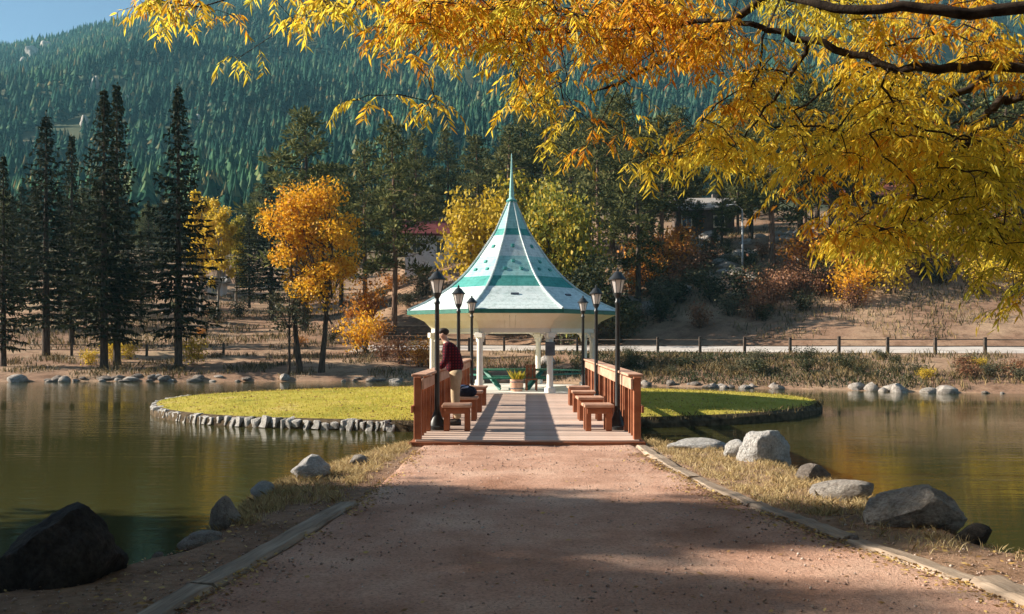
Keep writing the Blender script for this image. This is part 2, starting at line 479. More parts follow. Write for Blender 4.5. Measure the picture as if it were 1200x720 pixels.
class MB:
    """collects shapes into one mesh"""
    def __init__(self):
        self.v = []; self.f = []
    def add(self, v, f):
        n = len(self.v)
        self.v += [tuple(p) for p in v]
        self.f += [tuple(i + n for i in q) for q in f]
    def box(self, c, s, rot=None, bev=0.0):
        hx, hy, hz = s[0] / 2, s[1] / 2, s[2] / 2
        b = min(bev, hx * 0.9, hy * 0.9, hz * 0.9)
        if b <= 0:
            v = [(x, y, z) for x in (-hx, hx) for y in (-hy, hy) for z in (-hz, hz)]
            f = [(0, 1, 3, 2), (4, 6, 7, 5), (0, 4, 5, 1), (2, 3, 7, 6), (0, 2, 6, 4), (1, 5, 7, 3)]
        else:
            v, f = [], []
            idx = {}
            for sx in (-1, 1):
                for sy in (-1, 1):
                    for sz in (-1, 1):
                        for ax in range(3):
                            p = [sx * (hx - b), sy * (hy - b), sz * (hz - b)]
                            p[ax] = (sx * hx, sy * hy, sz * hz)[ax]
                            idx[(sx, sy, sz, ax)] = len(v)
                            v.append(tuple(p))
            def q(*k): return tuple(idx[i] for i in k)
            for s_ in (-1, 1):
                f.append(q((s_, -1, -1, 0), (s_, 1, -1, 0), (s_, 1, 1, 0), (s_, -1, 1, 0)))
                f.append(q((-1, s_, -1, 1), (1, s_, -1, 1), (1, s_, 1, 1), (-1, s_, 1, 1)))
                f.append(q((-1, -1, s_, 2), (1, -1, s_, 2), (1, 1, s_, 2), (-1, 1, s_, 2)))
            for a in (-1, 1):
                for c_ in (-1, 1):
                    f.append(q((a, c_, -1, 0), (a, c_, 1, 0), (a, c_, 1, 1), (a, c_, -1, 1)))
                    f.append(q((a, -1, c_, 0), (a, 1, c_, 0), (a, 1, c_, 2), (a, -1, c_, 2)))
                    f.append(q((-1, a, c_, 1), (1, a, c_, 1), (1, a, c_, 2), (-1, a, c_, 2)))
            for sx in (-1, 1):
                for sy in (-1, 1):
                    for sz in (-1, 1):
                        f.append(q((sx, sy, sz, 0), (sx, sy, sz, 1), (sx, sy, sz, 2)))
        if rot is not None:
            v = [rot @ Vector(p) for p in v]
        self.add([(p[0] + c[0], p[1] + c[1], p[2] + c[2]) for p in v], f)
        return self
    def beam(self, a, b, w, h, bev=0.0, up=(0, 0, 1)):
        a, b = Vector(a), Vector(b)
        x = (b - a).normalized()
        z = Vector(up)
        y = z.cross(x).normalized()
        z = x.cross(y)
        m = Matrix((x, y, z)).transposed()
        return self.box((a + b) / 2, ((b - a).length, w, h), m, bev)
    def lathe(self, prof, n=16, c=(0, 0, 0), ph=0.0):
        v, f = [], []
        k = len(prof)
        for i in range(n):
            t = 2 * math.pi * i / n + ph
            for r_, z in prof:
                v.append((c[0] + r_ * math.cos(t), c[1] + r_ * math.sin(t), c[2] + z))
        for i in range(n):
            j = (i + 1) % n
            for q in range(k - 1):
                f.append((i * k + q, j * k + q, j * k + q + 1, i * k + q + 1))
        if prof[0][0] > 1e-4: f.append(tuple(i * k for i in range(n))[::-1])
        if prof[-1][0] > 1e-4: f.append(tuple(i * k + k - 1 for i in range(n)))
        self.add(v, f)
        return self
    def tube(self, pts, rad, n=6):
        pts = [Vector(p) for p in pts]
        if not hasattr(rad, '__len__'): rad = [rad] * len(pts)
        v, f = [], []
        prev = None
        for i, p in enumerate(pts):
            t = (pts[min(i + 1, len(pts) - 1)] - pts[max(i - 1, 0)])
            t = t.normalized() if t.length > 1e-9 else Vector((0, 0, 1))
            if prev is None:
                a = Vector((1, 0, 0)) if abs(t.x) < 0.8 else Vector((0, 1, 0))
            else:
                a = prev
            x = (a - t * a.dot(t)).normalized()
            prev = x
            y = t.cross(x)
            for k in range(n):
                an = 2 * math.pi * k / n
                v.append(p + (x * math.cos(an) + y * math.sin(an)) * rad[i])
        for i in range(len(pts) - 1):
            for k in range(n):
                k2 = (k + 1) % n
                f.append((i * n + k, i * n + k2, (i + 1) * n + k2, (i + 1) * n + k))
        f.append(tuple(range(n))[::-1])
        f.append(tuple((len(pts) - 1) * n + k for k in range(n)))
        self.add(v, f)
        return self
    def mesh(self, name, mat, smooth=False):
        return mesh_from(name, self.v, self.f, mat, smooth)
    def build(self, name, mat, parent=None, loc=(0, 0, 0), rot=(0, 0, 0), smooth=False):
        return obj(name, self.mesh(name, mat, smooth), parent, loc, rot)

def auto_smooth(me, ang=40):
    me.polygons.foreach_set("use_smooth", np.ones(len(me.polygons), dtype=bool))
    try:
        me.set_sharp_from_angle(angle=R(ang))
    except Exception:
        pass
    return me

# value noise (numpy)
def _hash(ix, iy, iz, seed):
    h = (ix * 374761393 + iy * 668265263 + iz * 2147483647 + seed * 1274126177) & 0xFFFFFFFF
    h = ((h ^ (h >> 13)) * 1274126177) & 0xFFFFFFFF
    return ((h ^ (h >> 16)) & 0xFFFFFF) / float(0xFFFFFF)

def vnoise(x, y, z=0.0, seed=0):
    x, y, z = np.broadcast_arrays(np.asarray(x, float), np.asarray(y, float), np.asarray(z, float))
    ix, iy, iz = np.floor(x).astype(np.int64), np.floor(y).astype(np.int64), np.floor(z).astype(np.int64)
    fx, fy, fz = x - ix, y - iy, z - iz
    fx, fy, fz = [t * t * (3 - 2 * t) for t in (fx, fy, fz)]
    r = 0
    for a in (0, 1):
        for b in (0, 1):
            for c in (0, 1):
                w = (fx if a else 1 - fx) * (fy if b else 1 - fy) * (fz if c else 1 - fz)
                r = r + w * _hash(ix + a, iy + b, iz + c, seed)
    return r

def fbm(x, y, z=0.0, seed=0, oct=4):
    s, a, t = 0, 0.5, 0
    for o in range(oct):
        s = s + a * vnoise(np.asarray(x) * 2 ** o, np.asarray(y) * 2 ** o, np.asarray(z) * 2 ** o, seed + o)
        t += a
        a *= 0.5
    return s / t - 0.5

# ------------------------------------------------------------------ terrain
def sstep(a, b, x):
    t = np.clip((x - a) / (b - a), 0, 1)
    return t * t * (3 - 2 * t)

XL_Y = [-60, 0, 3, 4.5, 5.7, 6.5, 7.2, 9, 9.9, 11.8, 13.2, 14.2, 17.5]
XL_X = [-60, -26, -9, -5.2, -3.95, -3.4, -3.2, -3.35, -3.45, -3.05, -2.6, -2.15, -2.0]
XR_Y = [-60, 0, 3, 5, 6.8, 7.6, 10.2, 12.6, 13.6, 14.2, 17.5]
XR_X = [60, 30, 12, 6.5, 4.4, 4.25, 4.15, 3.6, 2.7, 2.2, 2.0]
LEFT_T = [-30, -5, 0, 0.7, 4, 12, 18, 29, 45, 80, 150, 250, 900]
LEFT_Z = [-1.8, -1.6, -0.62, -0.33, 0.05, 0.65, 1.5, 2.9, 6.0, 13, 24, 42, 90]
RIGHT_T = [-30, -5, 0, 1.5, 5, 9, 10.5, 17, 22, 30, 39, 52, 80, 150, 250, 900]
RIGHT_Z = [-1.8, -1.6, -0.62, -0.25, 0.20, 0.66, 0.82, 1.25, 3.0, 6.0, 9.0, 12.2, 18, 30, 46, 90]
RIDGE_X = [-3000, -1000, -700, -618, -560, -518, -468, -418, -300, 0, 600, 1200, 3000]
RIDGE_Z = [150, 230, 322, 354, 364, 376, 390, 404, 430, 470, 480, 470, 300]

def far_shore(x):
    return np.interp(x, [-60, -28, -2, 7, 20, 30, 60], [43, 45.5, 46, 40.5, 35, 33, 31]) + 0.9 * fbm(x * 0.3, 3.1, 0, 5, 3)

def tz(x, y):
    x = np.asarray(x, float); y = np.asarray(y, float)
    # far bank and hill
    t = y - far_shore(x)
    k = sstep(-20, -6, x)
    zf = np.interp(t, LEFT_T, LEFT_Z) * (1 - k) + np.interp(t, RIGHT_T, RIGHT_Z) * k
    bump_amt = sstep(0.5, 6, t) * (0.25 + 0.9 * sstep(20, 60, t) + 4 * sstep(80, 200, t))
    onroad = sstep(9.5, 11, t) * (1 - sstep(17, 18.5, t)) * k
    zf = zf + fbm(x * 0.16, y * 0.16, 0, 9, 4) * bump_amt * (1 - onroad)
    # mountain
    rz = np.interp(x / np.maximum(y, 190) * 1000, RIDGE_X, RIDGE_Z)     # spurs fan out from the valley
    p = np.clip((y - 190) / 810.0, 0, 1)
    zm = 25 + (rz - 25) * p ** 1.12
    zm = zm + fbm(x / 150.0, y / 210.0, 0, 21, 4) * 75 * np.sin(np.pi * np.clip(p * 1.02, 0, 1)) ** 1.3 - 14 * sstep(0.6, 0.97, p)
    back = np.clip((y - 1000) / 1500.0, 0, 1)
    zm = zm - back * (rz - 120)
    zm = np.where(y < 190, -50, zm)
    zf = np.maximum(zf, zm)
    # near causeway
    wob = 0.22 * fbm(x * 0.9, y * 0.9, 0, 2, 3)
    w = np.minimum(np.minimum(x - np.interp(y, XL_Y, XL_X), np.interp(y, XR_Y, XR_X) - x), 14.5 - y) + wob
    zn = np.interp(w, [-4, 0, 0.14, 0.35, 0.65, 8], [-1.9, -0.62, -0.34, -0.14, 0.0, 0.0])
    rough = 0.05 * fbm(x * 2.2, y * 2.2, 0, 4, 3) * sstep(0.0, 0.4, w)
    pl, pr = path_edges(y)
    inpath = (x > pl - 0.35) & (x < pr + 0.35)
    zn = zn + np.where(inpath, 0, rough)
    # land left and right of the pond (outside the picture)
    ll = -13 - 0.68 * np.clip(y, 0, 60)
    zl = np.interp(ll - x, [-8, 0, 1.5, 6, 60], [-1.9, -0.62, -0.2, 0.2, 3])
    rr = 27 + 0 * y
    zr = np.interp(x - rr, [-8, 0, 1.5, 6, 60], [-1.9, -0.62, -0.2, 0.3, 5])
    return np.maximum(np.maximum(zf, zn), np.maximum(np.where(y < 60, zl, -9), np.where(y < 60, zr, -9)))

def path_edges(y):
    pl = np.interp(y, [-40, 2, 5.1, 8.4, 10.5, 13.1, 20], [-2.6, -2.5, -2.14, -1.72, -1.7, -1.66, -1.66])
    pr = np.interp(y, [-40, 2, 5.5, 6.8, 9.0, 11, 13.1, 20], [3.6, 3.5, 3.02, 2.60, 2.02, 1.78, 1.66, 1.66])
    return pl, pr

def tz1(x, y):
    return float(tz(np.array([x]), np.array([y]))[0])

def axis_lines(segs):
    out = [segs[0][0]]
    for a, b, st in segs:
        n = max(1, int(round((b - a) / st)))
        out += list(np.linspace(a, b, n + 1)[1:])
    return np.array(out)

xs = axis_lines([(-3000, -1000, 250), (-1000, -200, 22), (-200, -60, 7), (-60, -16, 1.5), (-16, -8, 0.5), (-8, 8, 0.2), (8, 16, 0.5), (16, 60, 1.5), (60, 200, 7), (200, 1000, 22), (1000, 3000, 250)])
ys = axis_lines([(-400, -40, 60), (-40, 0, 5), (0, 3, 0.5), (3, 18, 0.2), (18, 30, 1.0), (30, 66, 0.6), (66, 130, 1.6), (130, 260, 6), (260, 1060, 16), (1060, 4000, 150)])
GX, GY = np.meshgrid(xs, ys)
GZ = tz(GX, GY)
nx, ny = len(xs), len(ys)
gi = np.arange(nx * ny).reshape(ny, nx)
gf = np.stack([gi[:-1, :-1], gi[:-1, 1:], gi[1:, 1:], gi[1:, :-1]], -1).reshape(-1, 4)
ground = obj("ground", mesh_from("ground", np.stack([GX, GY, GZ], -1).reshape(-1, 3), gf, M['ground'], True))
tag(ground, kind="structure")

water = obj("water", mesh_from("water", [(-140, 2, WATER_Z), (110, 2, WATER_Z), (110, 60, WATER_Z), (-140, 60, WATER_Z)], [(0, 1, 2, 3)], M['water']))
tag(water, kind="structure")

def strip(name, left, right, mat, lift, edge=0.0, zfun=tz1, m=10):
    v, f = [], []
    for a, b in zip(left, right):
        for k in range(m + 1):
            t = k / m
            x, y = a[0] + (b[0] - a[0]) * t, a[1] + (b[1] - a[1]) * t
            v.append((x, y, zfun(x, y) + (lift if 0 < k < m else -edge)))
    n = m + 1
    for i in range(len(left) - 1):
        for k in range(m):
            f.append((i * n + k, i * n + k + 1, (i + 1) * n + k + 1, (i + 1) * n + k))
    return obj(name, mesh_from(name, v, f, mat, True))

# gravel path
yy = np.arange(-6, 13.21, 0.12)
el, er = path_edges(yy)
path = strip("path", [(a, y) for a, y in zip(el, yy)], [(b, y) for b, y in zip(er, yy)], M['gravel'], 0.02, 0.02,
             lambda x, y: 0.03 * float(fbm(x * 1.1, y * 1.1, 0, 31, 3)) + 0.012 * float(fbm(x * 5, y * 5, 0, 33, 2)) + 0.006, 40)
tag(path, kind="structure")

# pale road behind the far bank
rx = np.arange(-12, 70, 1.5)
ry = far_shore(rx)
road = strip("road", list(zip(rx, ry + 11.6)), list(zip(rx, ry + 16.4)), M['road'], 0.07, 0.10)
tag(road, kind="structure")

# ------------------------------------------------------------------ island with stone edge
IC = (-1.45, 28.3)
def island_r(t):
    c, s = math.cos(t), math.sin(t)
    r_ = 1.0 / math.sqrt((c / 10.75) ** 2 + (s / 7.3) ** 2)
    return r_ * (1 + 0.02 * math.sin(3 * t + 1) + 0.012 * math.sin(7 * t))
def island_z(rho):
    return -0.33 + 0.23 * (1 - rho ** 2)
iv, if_ = [], []
NR, NT = 14, 96
for i in range(NR + 1):
    rho = (i / NR) ** 0.8
    for j in range(NT):
        t = 2 * math.pi * j / NT
        r_ = island_r(t) * rho
        iv.append((IC[0] + r_ * math.cos(t), IC[1] + r_ * math.sin(t), island_z(rho)))
for j in range(NT):
    t = 2 * math.pi * j / NT
    r_ = island_r(t) * 1.005
    iv.append((IC[0] + r_ * 1.012 * math.cos(t), IC[1] + r_ * 1.012 * math.sin(t), -0.44 + 0.05 * math.sin(9 * t)))
for j in range(NT):
    t = 2 * math.pi * j / NT
    r_ = island_r(t) * (1.03 + 0.01 * math.sin(13 * t))
    iv.append((IC[0] + r_ * math.cos(t), IC[1] + r_ * math.sin(t), -1.7))
fm = []
for i in range(NR + 2):
    for j in range(NT):
        j2 = (j + 1) % NT
        if i == 0:
            if_.append((j, NT + j2, NT + j)) if False else if_.append((i * NT + j, i * NT + j2, (i + 1) * NT + j2, (i + 1) * NT + j))
        else:
            if_.append((i * NT + j, i * NT + j2, (i + 1) * NT + j2, (i + 1) * NT + j))
        fm.append(1 if i >= NR else 0)
island_me = mesh_from("island", iv, if_, [M['lawn'], M['soil']], False, fm)
island = tag(obj("island", island_me), kind="structure")

def rock_mesh(name, seed, sub=3, cuts=9, mat=None, rough=0.10, flat=0.0):
    import bmesh
    bm = bmesh.new()
    bmesh.ops.create_icosphere(bm, subdivisions=sub, radius=1.0)
    rg = random.Random(seed)
    pl = []
    if flat:
        for ax in range(3):
            for sg in (-1, 1):
                d = Vector((rg.gauss(0, .1), rg.gauss(0, .1), rg.gauss(0, .1)))
                d[ax] += sg
                pl.append((d.normalized(), rg.uniform(0.50, 0.64)))
    for _ in range(cuts):
        d = Vector((rg.gauss(0, 1), rg.gauss(0, 1), rg.gauss(0, 0.8))).normalized()
        pl.append((d, rg.uniform(0.55, 0.85)))
    co = np.array([v.co for v in bm.verts])
    for d, h in pl:
        dv = np.array(d)
        s = co @ dv
        co = co - np.outer(np.maximum(s - h, 0) * 0.92, dv)
    n = fbm(co[:, 0] * 1.6 + seed, co[:, 1] * 1.6, co[:, 2] * 1.6, seed, 4)
    n2 = fbm(co[:, 0] * 7 + seed, co[:, 1] * 7, co[:, 2] * 7, seed + 9, 3)
    co = co * (1 + rough * 2.4 * n + (0.10 * n2 if sub >= 4 else 0))[:, None]
    co[:, 2] = np.where(co[:, 2] < -0.5, -0.5, co[:, 2])
    for v, c in zip(bm.verts, co):
        v.co = c
    me = bpy.data.meshes.new(name)
    bm.to_mesh(me)
    bm.free()
    me.materials.append(mat)
    return auto_smooth(me, 35)

# stones standing along the near left edge of the island
stone_me = [rock_mesh("edge_stone", 40 + i, 3, 5, M['wall_stone'], 0.16, 1.0) for i in range(6)]
rs = random.Random(3)
t = math.pi * 0.93
while t < math.pi * 1.425:
    w = rs.uniform(0.10, 0.30)
    r_ = island_r(t)
    h = rs.uniform(0.20, 0.36)
    a = t + math.pi / 2
    o = obj("stone", rs.choice(stone_me), island,
            (IC[0] + (r_ + 0.03) * math.cos(t), IC[1] + (r_ + 0.03) * math.sin(t), -0.485 + rs.uniform(-0.05, 0.03)),
            (rs.uniform(-.12, .12), rs.uniform(-.12, .12), a), (w * 0.80, 0.22, h * 0.80))
    t += (w * rs.uniform(0.86, 1.0)) / r_

# ------------------------------------------------------------------ wooden footbridge
DZ = 0.10
BY0, BY1 = 13.15, 24.45
bridge = thing("footbridge", "wooden footbridge of weathered planks with red railings leading to the gazebo", "bridge", (0, BY0, 0))
pm = [MB().box((0, 0, 0), (3.46 + 0.03 * k, 0.133, 0.045), None, 0.006).mesh("plank", M['deck_wood']) for k in range(3)]
ny_pl = int((BY1 - BY0) / 0.14)
for i in range(ny_pl):
    obj("plank", pm[i % 3], bridge, (rs.uniform(-.01, .01), 0.075 + i * 0.14, DZ - 0.0225 + rs.uniform(-.003, .003)), (0, 0, rs.uniform(-.002, .002)))
L = BY1 - BY0
MB().box((0, -0.012, DZ - 0.10), (3.64, 0.05, 0.145), None, 0.008).build("front_fascia", M['red_wood'], bridge)
for s in (-1, 1):
    MB().box((s * 1.79, L / 2, DZ - 0.16), (0.08, L - 0.06, 0.24), None, 0.008).build("side_beam", M['red_wood'], bridge)
for s in (-0.7, 0.7):
    MB().box((s, L / 2, DZ - 0.19), (0.12, L - 0.1, 0.26)).build("joist", M['red_wood'], bridge)
for k in range(4):
    for s in (-1, 1):
        MB().box((s * 1.6, 1.5 + k * 2.6, -0.9), (0.2, 0.2, 1.6), None, 0.01).build("pile", M['red_wood'], bridge)
post_me = MB().box((0, 0, 0.485), (0.115, 0.115, 0.97), None, 0.008).mesh("post", M['red_wood'])
bal_me = MB().box((0, 0, 0.41), (0.075, 0.055, 0.82), None, 0.005).mesh("baluster", M['red_wood'])
for s in (-1, 1):
    X = s * 1.70
    yb = [0.10 + k * (L - 0.25) / 9 for k in range(10)]
    for k, y in enumerate(yb):
        o = obj("post", post_me, bridge, (X, y, DZ), (0, 0, 0))
        if k < 9:
            for q in (0.20, 0.45, 0.72):
                obj("baluster", bal_me, bridge, (X + s * 0.01, y + q * (yb[1] - yb[0]), DZ), (0, 0, rs.uniform(-.03, .03)))
    MB().box((X - s * 0.085, L / 2 - 0.02, DZ + 0.86), (0.04, L - 0.1, 0.17), None, 0.006).build("top_board", M['rail_wood'], bridge)
    MB().box((X - s * 0.02, L / 2 + 0.03, DZ + 0.993), (0.24, L - 0.16, 0.04), None, 0.008).build("rail_cap", M['rail_wood'], bridge)
    MB().box((X + s * 0.08, L / 2, DZ + 0.47), (0.04, L - 0.02, 0.11), None, 0.006).build("lower_rail", M['red_wood'], bridge)

# ------------------------------------------------------------------ lamp posts
def make_lamp(label, x, y):
    t = thing("lamp_post", label, "lamp post", (x, y, DZ), 0, "black lamp posts on the footbridge")
    if "base" not in LM:
        LM["base"] = auto_smooth(MB().lathe([(0.17, 0), (0.17, 0.05), (0.135, 0.07), (0.12, 0.14), (0.075, 0.24), (0.06, 0.30)], 16).mesh("base", M['black_metal']))
        LM["shaft"] = auto_smooth(MB().lathe([(0.048, 0.28), (0.055, 0.30), (0.046, 0.34), (0.038, 2.15), (0.05, 2.17), (0.05, 2.20), (0.036, 2.22), (0.036, 2.27)], 14).mesh("shaft", M['black_metal']))
        LM["cup"] = auto_smooth(MB().lathe([(0.036, 2.26), (0.06, 2.30), (0.075, 2.34), (0.075, 2.355)], 14).mesh("lantern_cup", M['black_metal']))
        LM["glass"] = MB().lathe([(0.072, 2.357), (0.125, 2.575)], 8, (0, 0, 0), R(22.5)).mesh("lantern_glass", M['lantern_glass'])
        b = MB()
        for k in range(8):
            a = R(22.5) + k * math.pi / 4
            b.beam((0.076 * math.cos(a), 0.076 * math.sin(a), 2.355), (0.129 * math.cos(a), 0.129 * math.sin(a), 2.578), 0.009, 0.009, 0, (0.3, 0.2, 0.1))
        LM["frame"] = b.mesh("lantern_frame", M['black_metal'])
        LM["roof"] = auto_smooth(MB().lathe([(0.155, 2.575), (0.158, 2.59), (0.11, 2.64), (0.075, 2.69), (0.045, 2.715), (0.02, 2.73), (0.026, 2.755), (0.012, 2.775), (0.0, 2.80)], 16).mesh("lantern_roof", M['black_metal']))
    for nm, k in (("base", "base"), ("shaft", "shaft"), ("lantern_cup", "cup"), ("lantern_roof", "roof")):
        obj(nm, LM[k], t)
    g = obj("lantern_glass", LM["glass"], t)
    obj("lantern_frame", LM["frame"], g)
LM = {}
make_lamp("black lamp post beside the standing man at the path end of the bridge", -1.56, 14.75)
make_lamp("black lamp post halfway along the bridge, on the man's side", -1.56, 19.35)
make_lamp("black lamp post by the gazebo steps, on the man's side of the bridge", -1.56, 23.95)
make_lamp("black lamp post at the path end of the bridge, on the railing opposite the man", 1.56, 14.75)
make_lamp("black lamp post halfway along the bridge, opposite the man's railing", 1.56, 19.35)
make_lamp("black lamp post by the gazebo, opposite the man's railing", 1.56, 23.95)

# ------------------------------------------------------------------ wooden stools
seat_plank = MB().box((0, 0, 0), (0.50, 0.125, 0.05), None, 0.008).mesh("seat_plank", M['rail_wood'])
apron_me = MB().box((0, 0, 0), (0.40, 0.035, 0.10), None, 0.005).mesh("apron", M['red_wood'])
leg_me = MB().box((0, 0, 0.20), (0.095, 0.095, 0.40), None, 0.006).mesh("leg", M['red_wood'])
ordn = ["first from the path", "second from the path", "third from the path", "nearest the gazebo"]
for s in (-1, 1):
    for k in range(4):
        side = "on the man's side" if s < 0 else "along the bridge railing opposite the man"
        extra = " with a bag on it" if (s < 0 and k == 1) else ""
        y = 14.6 + 1.85 * k
        t = thing("wooden_stool", f"wooden stool{extra} {side}, {ordn[k]}", "stool", (s * 1.20, y, DZ), rs.uniform(-.05, .05), "wooden stools along the bridge")
        for q in range(4):
            obj("seat_plank", seat_plank, t, (0, -0.1965 + q * 0.131, 0.425 + 0.002))
        for sy in (-1, 1):
            obj("apron", apron_me, t, (0, sy * 0.20, 0.345))
        for sx in (-1, 1):
            for sy in (-1, 1):
                obj("leg", leg_me, t, (sx * 0.175, sy * 0.13, 0))

# bag on the second stool
bag = thing("cloth_bag", "dark navy cloth bag with pale top lying on a stool", "bag", (-1.19, 16.45, DZ + 0.45), 0.2)
def blob(name, seed, s, mat, parent, loc, n=0.12, sub=3):
    import bmesh
    bm = bmesh.new()
    bmesh.ops.create_icosphere(bm, subdivisions=sub, radius=1)
    for v in bm.verts:
        c = v.co
        k = 1 + n * 2 * float(fbm(c.x * 1.5 + seed, c.y * 1.5, c.z * 1.5, seed, 3))
        v.co = Vector((math.copysign(abs(c.x) ** 0.75, c.x) * s[0] * k, math.copysign(abs(c.y) ** 0.75, c.y) * s[1] * k, max(c.z, -0.75) * s[2] * k))
    me = bpy.data.meshes.new(name)
    bm.to_mesh(me)
    bm.free()
    me.materials.append(mat)
    me.polygons.foreach_set("use_smooth", np.ones(len(me.polygons), dtype=bool))
    return obj(name, me, parent, loc)
blob("bag_body", 3, (0.22, 0.17, 0.12), M['navy'], bag, (0, 0, 0.09))
blob("bag_flap", 5, (0.15, 0.15, 0.05), M['pale_cloth'], bag, (-0.05, 0.0, 0.175))
MB().tube([(-0.16, -0.15, 0.12), (-0.1, -0.19, 0.2), (0.02, -0.2, 0.23), (0.12, -0.18, 0.17), (0.16, -0.15, 0.1)], 0.012, 6).build("strap", M['navy'], bag)

# ------------------------------------------------------------------ gazebo
GC = (-0.50, 27.25)
GROT = R(3.3)
gaz = thing("gazebo", "white octagonal gazebo with teal banded pointed roof and spire on the island", "gazebo", (GC[0], GC[1], 0), 0)
def gp(r_, k, z):
    """corner k of an octagon of corner radius r_, corner pair 7/0 facing the bridge"""
    a = R(-90) + R(22.5) + k * R(45) + GROT
    return (r_ * math.cos(a), r_ * math.sin(a), z)
PROF = [(3.44, 2.52), (2.92, 2.75), (2.50, 2.98), (2.12, 3.22), (1.78, 3.50), (1.50, 3.78), (1.22, 4.12), (0.98, 4.45), (0.72, 4.82), (0.53, 5.13), (0.34, 5.55), (0.20, 5.85), (0.10, 6.08)]
pz = [z for r_, z in PROF]; pr_ = [r_ for r_, z in PROF]
def prof_r(z): return float(np.interp(z, pz, pr_))
BANDS = [(2.52, 3.24, 'roof_white'), (3.24, 3.58, 'roof_teal'), (3.58, 4.22, 'roof_pale_teal'), (4.22, 4.92, 'roof_white'), (4.92, 5.14, 'roof_teal'), (5.14, 6.08, 'roof_pale_teal')]
# floor
fl = MB()
v = [gp(2.98, k, 0.102) for k in range(8)] + [gp(2.98, k, -0.45) for k in range(8)]
fl.add(v, [tuple(range(8)), tuple(range(15, 7, -1))] + [(k, k + 8, (k + 1) % 8 + 8, (k + 1) % 8) for k in range(8)])
fl.build("floor", M['white_paint'], gaz)
roof = obj("roof", None, gaz)
for k in range(8):
    k2 = (k + 1) % 8
    for z0, z1, mt in BANDS:
        zs = [z0] + [z for z in pz if z0 + 0.02 < z < z1 - 0.02] + [z1]
        v, f = [], []
        for th in (0.0, -0.05):
            for z in zs:
                r_ = prof_r(z) + th
                a, b = Vector(gp(max(r_, 0.03), k, z)), Vector(gp(max(r_, 0.03), k2, z))
                v += [a.lerp(b, 0.002), a.lerp(b, 0.998)]
        n = len(zs)
        for i in range(n - 1):
            f.append((2 * i, 2 * i + 1, 2 * i + 3, 2 * i + 2))
            f.append((2 * n + 2 * i + 1, 2 * n + 2 * i, 2 * n + 2 * i + 2, 2 * n + 2 * i + 3))
            f.append((2 * i + 1, 2 * n + 2 * i + 1, 2 * n + 2 * i + 3, 2 * i + 3))
            f.append((2 * n + 2 * i, 2 * i, 2 * i + 2, 2 * n + 2 * i + 2))
        f.append((0, 2 * n, 2 * n + 1, 1))
        f.append((2 * n - 2, 2 * n - 1, 4 * n - 1, 4 * n - 2))
        obj("roof_panel", mesh_from("roof_panel", v, f, M[mt]), roof)
    # hip cap along each ridge
    MB().tube([gp(r_ + 0.012, k, z + 0.012) for r_, z in PROF], [0.040] * 6 + [0.034] * 3 + [0.024] * 4, 6).build("hip_cap", M['roof_white'], roof)
    # eave board and gutter line
    A, B = Vector(gp(3.44, k, 2.452)), Vector(gp(3.44, k2, 2.452))
    MB().beam(A, B, 0.07, 0.115).build("eave_board", M['green_paint'], roof)
    # small square vents
    def on_facet(u, z):
        r_ = prof_r(z)
        a, b = Vector(gp(r_, k, z)), Vector(gp(r_, k2, z))
        p = a.lerp(b, u)
        r2 = prof_r(z + 0.05)
        up = (Vector(gp(r2, k, z + 0.05)).lerp(Vector(gp(r2, k2, z + 0.05)), u) - p).normalized()
        x = (b - a).normalized()
        nrm = x.cross(up).normalized()
        return p, x, up, nrm
    for u, z, w, h in ((0.28, 3.80, 0.10, 0.10), (0.72, 3.80, 0.10, 0.10), (0.5, 4.05, 0.09, 0.10), (0.5, 4.55, 0.10, 0.12), (0.5, 2.98, 0.24, 0.07)):
        p, x, up, nrm = on_facet(u, z)
        m = Matrix((x, up, nrm)).transposed()
        MB().box(p + nrm * 0.012, (w, h, 0.05), m, 0.006).build("roof_vent", M['roof_teal'] if h > 0.08 else M['dark_steel'], roof)
    # coved beadboard soffit from the eave down to the column heads
    v, f = [], []
    NB = 14
    lo_r, hi_r, lo_z, hi_z = 2.66, 3.40, 1.93, 2.395
    for i in range(NB):
        ua, ub = i / NB + 0.0018, (i + 1) / NB - 0.0018
        n0 = len(v)
        for th in (0.0, 0.03):
            for r_, z in ((lo_r, lo_z), ((lo_r + hi_r) / 2 - 0.10, (lo_z + hi_z) / 2 + 0.03), (hi_r, hi_z)):
                a, b = Vector(gp(r_ - th, k, z + th)), Vector(gp(r_ - th, k2, z + th))
                v += [a.lerp(b, ua), a.lerp(b, ub)]
        f += [(n0, n0 + 1, n0 + 3, n0 + 2), (n0 + 2, n0 + 3, n0 + 5, n0 + 4), (n0 + 7, n0 + 6, n0 + 8, n0 + 9), (n0 + 9, n0 + 8, n0 + 10, n0 + 11)]
    obj("soffit", mesh_from("soffit", v, f, M['bead']), roof)
    A, B = Vector(gp(2.655, k, 1.93)), Vector(gp(2.655, k2, 1.93))
    MB().beam(A, B, 0.10, 0.16, 0.008).build("header_beam", M['white_paint'], gaz)
    # backing ceiling ring so the roof is closed
    # column with base and capital
    c = gp(2.66, k, 0)
    col = MB().lathe([(0.095, 0.24), (0.085, 1.62), (0.085, 1.70)], 12, c, 0).build("column", M['white_paint'], gaz, smooth=False)
    auto_smooth(col.data)
    MB().box((c[0], c[1], 0.175), (0.25, 0.25, 0.14), Euler((0, 0, math.atan2(c[1], c[0]))).to_matrix(), 0.012).build("column_base", M['white_paint'], col)
    MB().box((c[0], c[1], 1.775), (0.24, 0.24, 0.15), Euler((0, 0, math.atan2(c[1], c[0]))).to_matrix(), 0.012).build("capital", M['white_paint'], col)
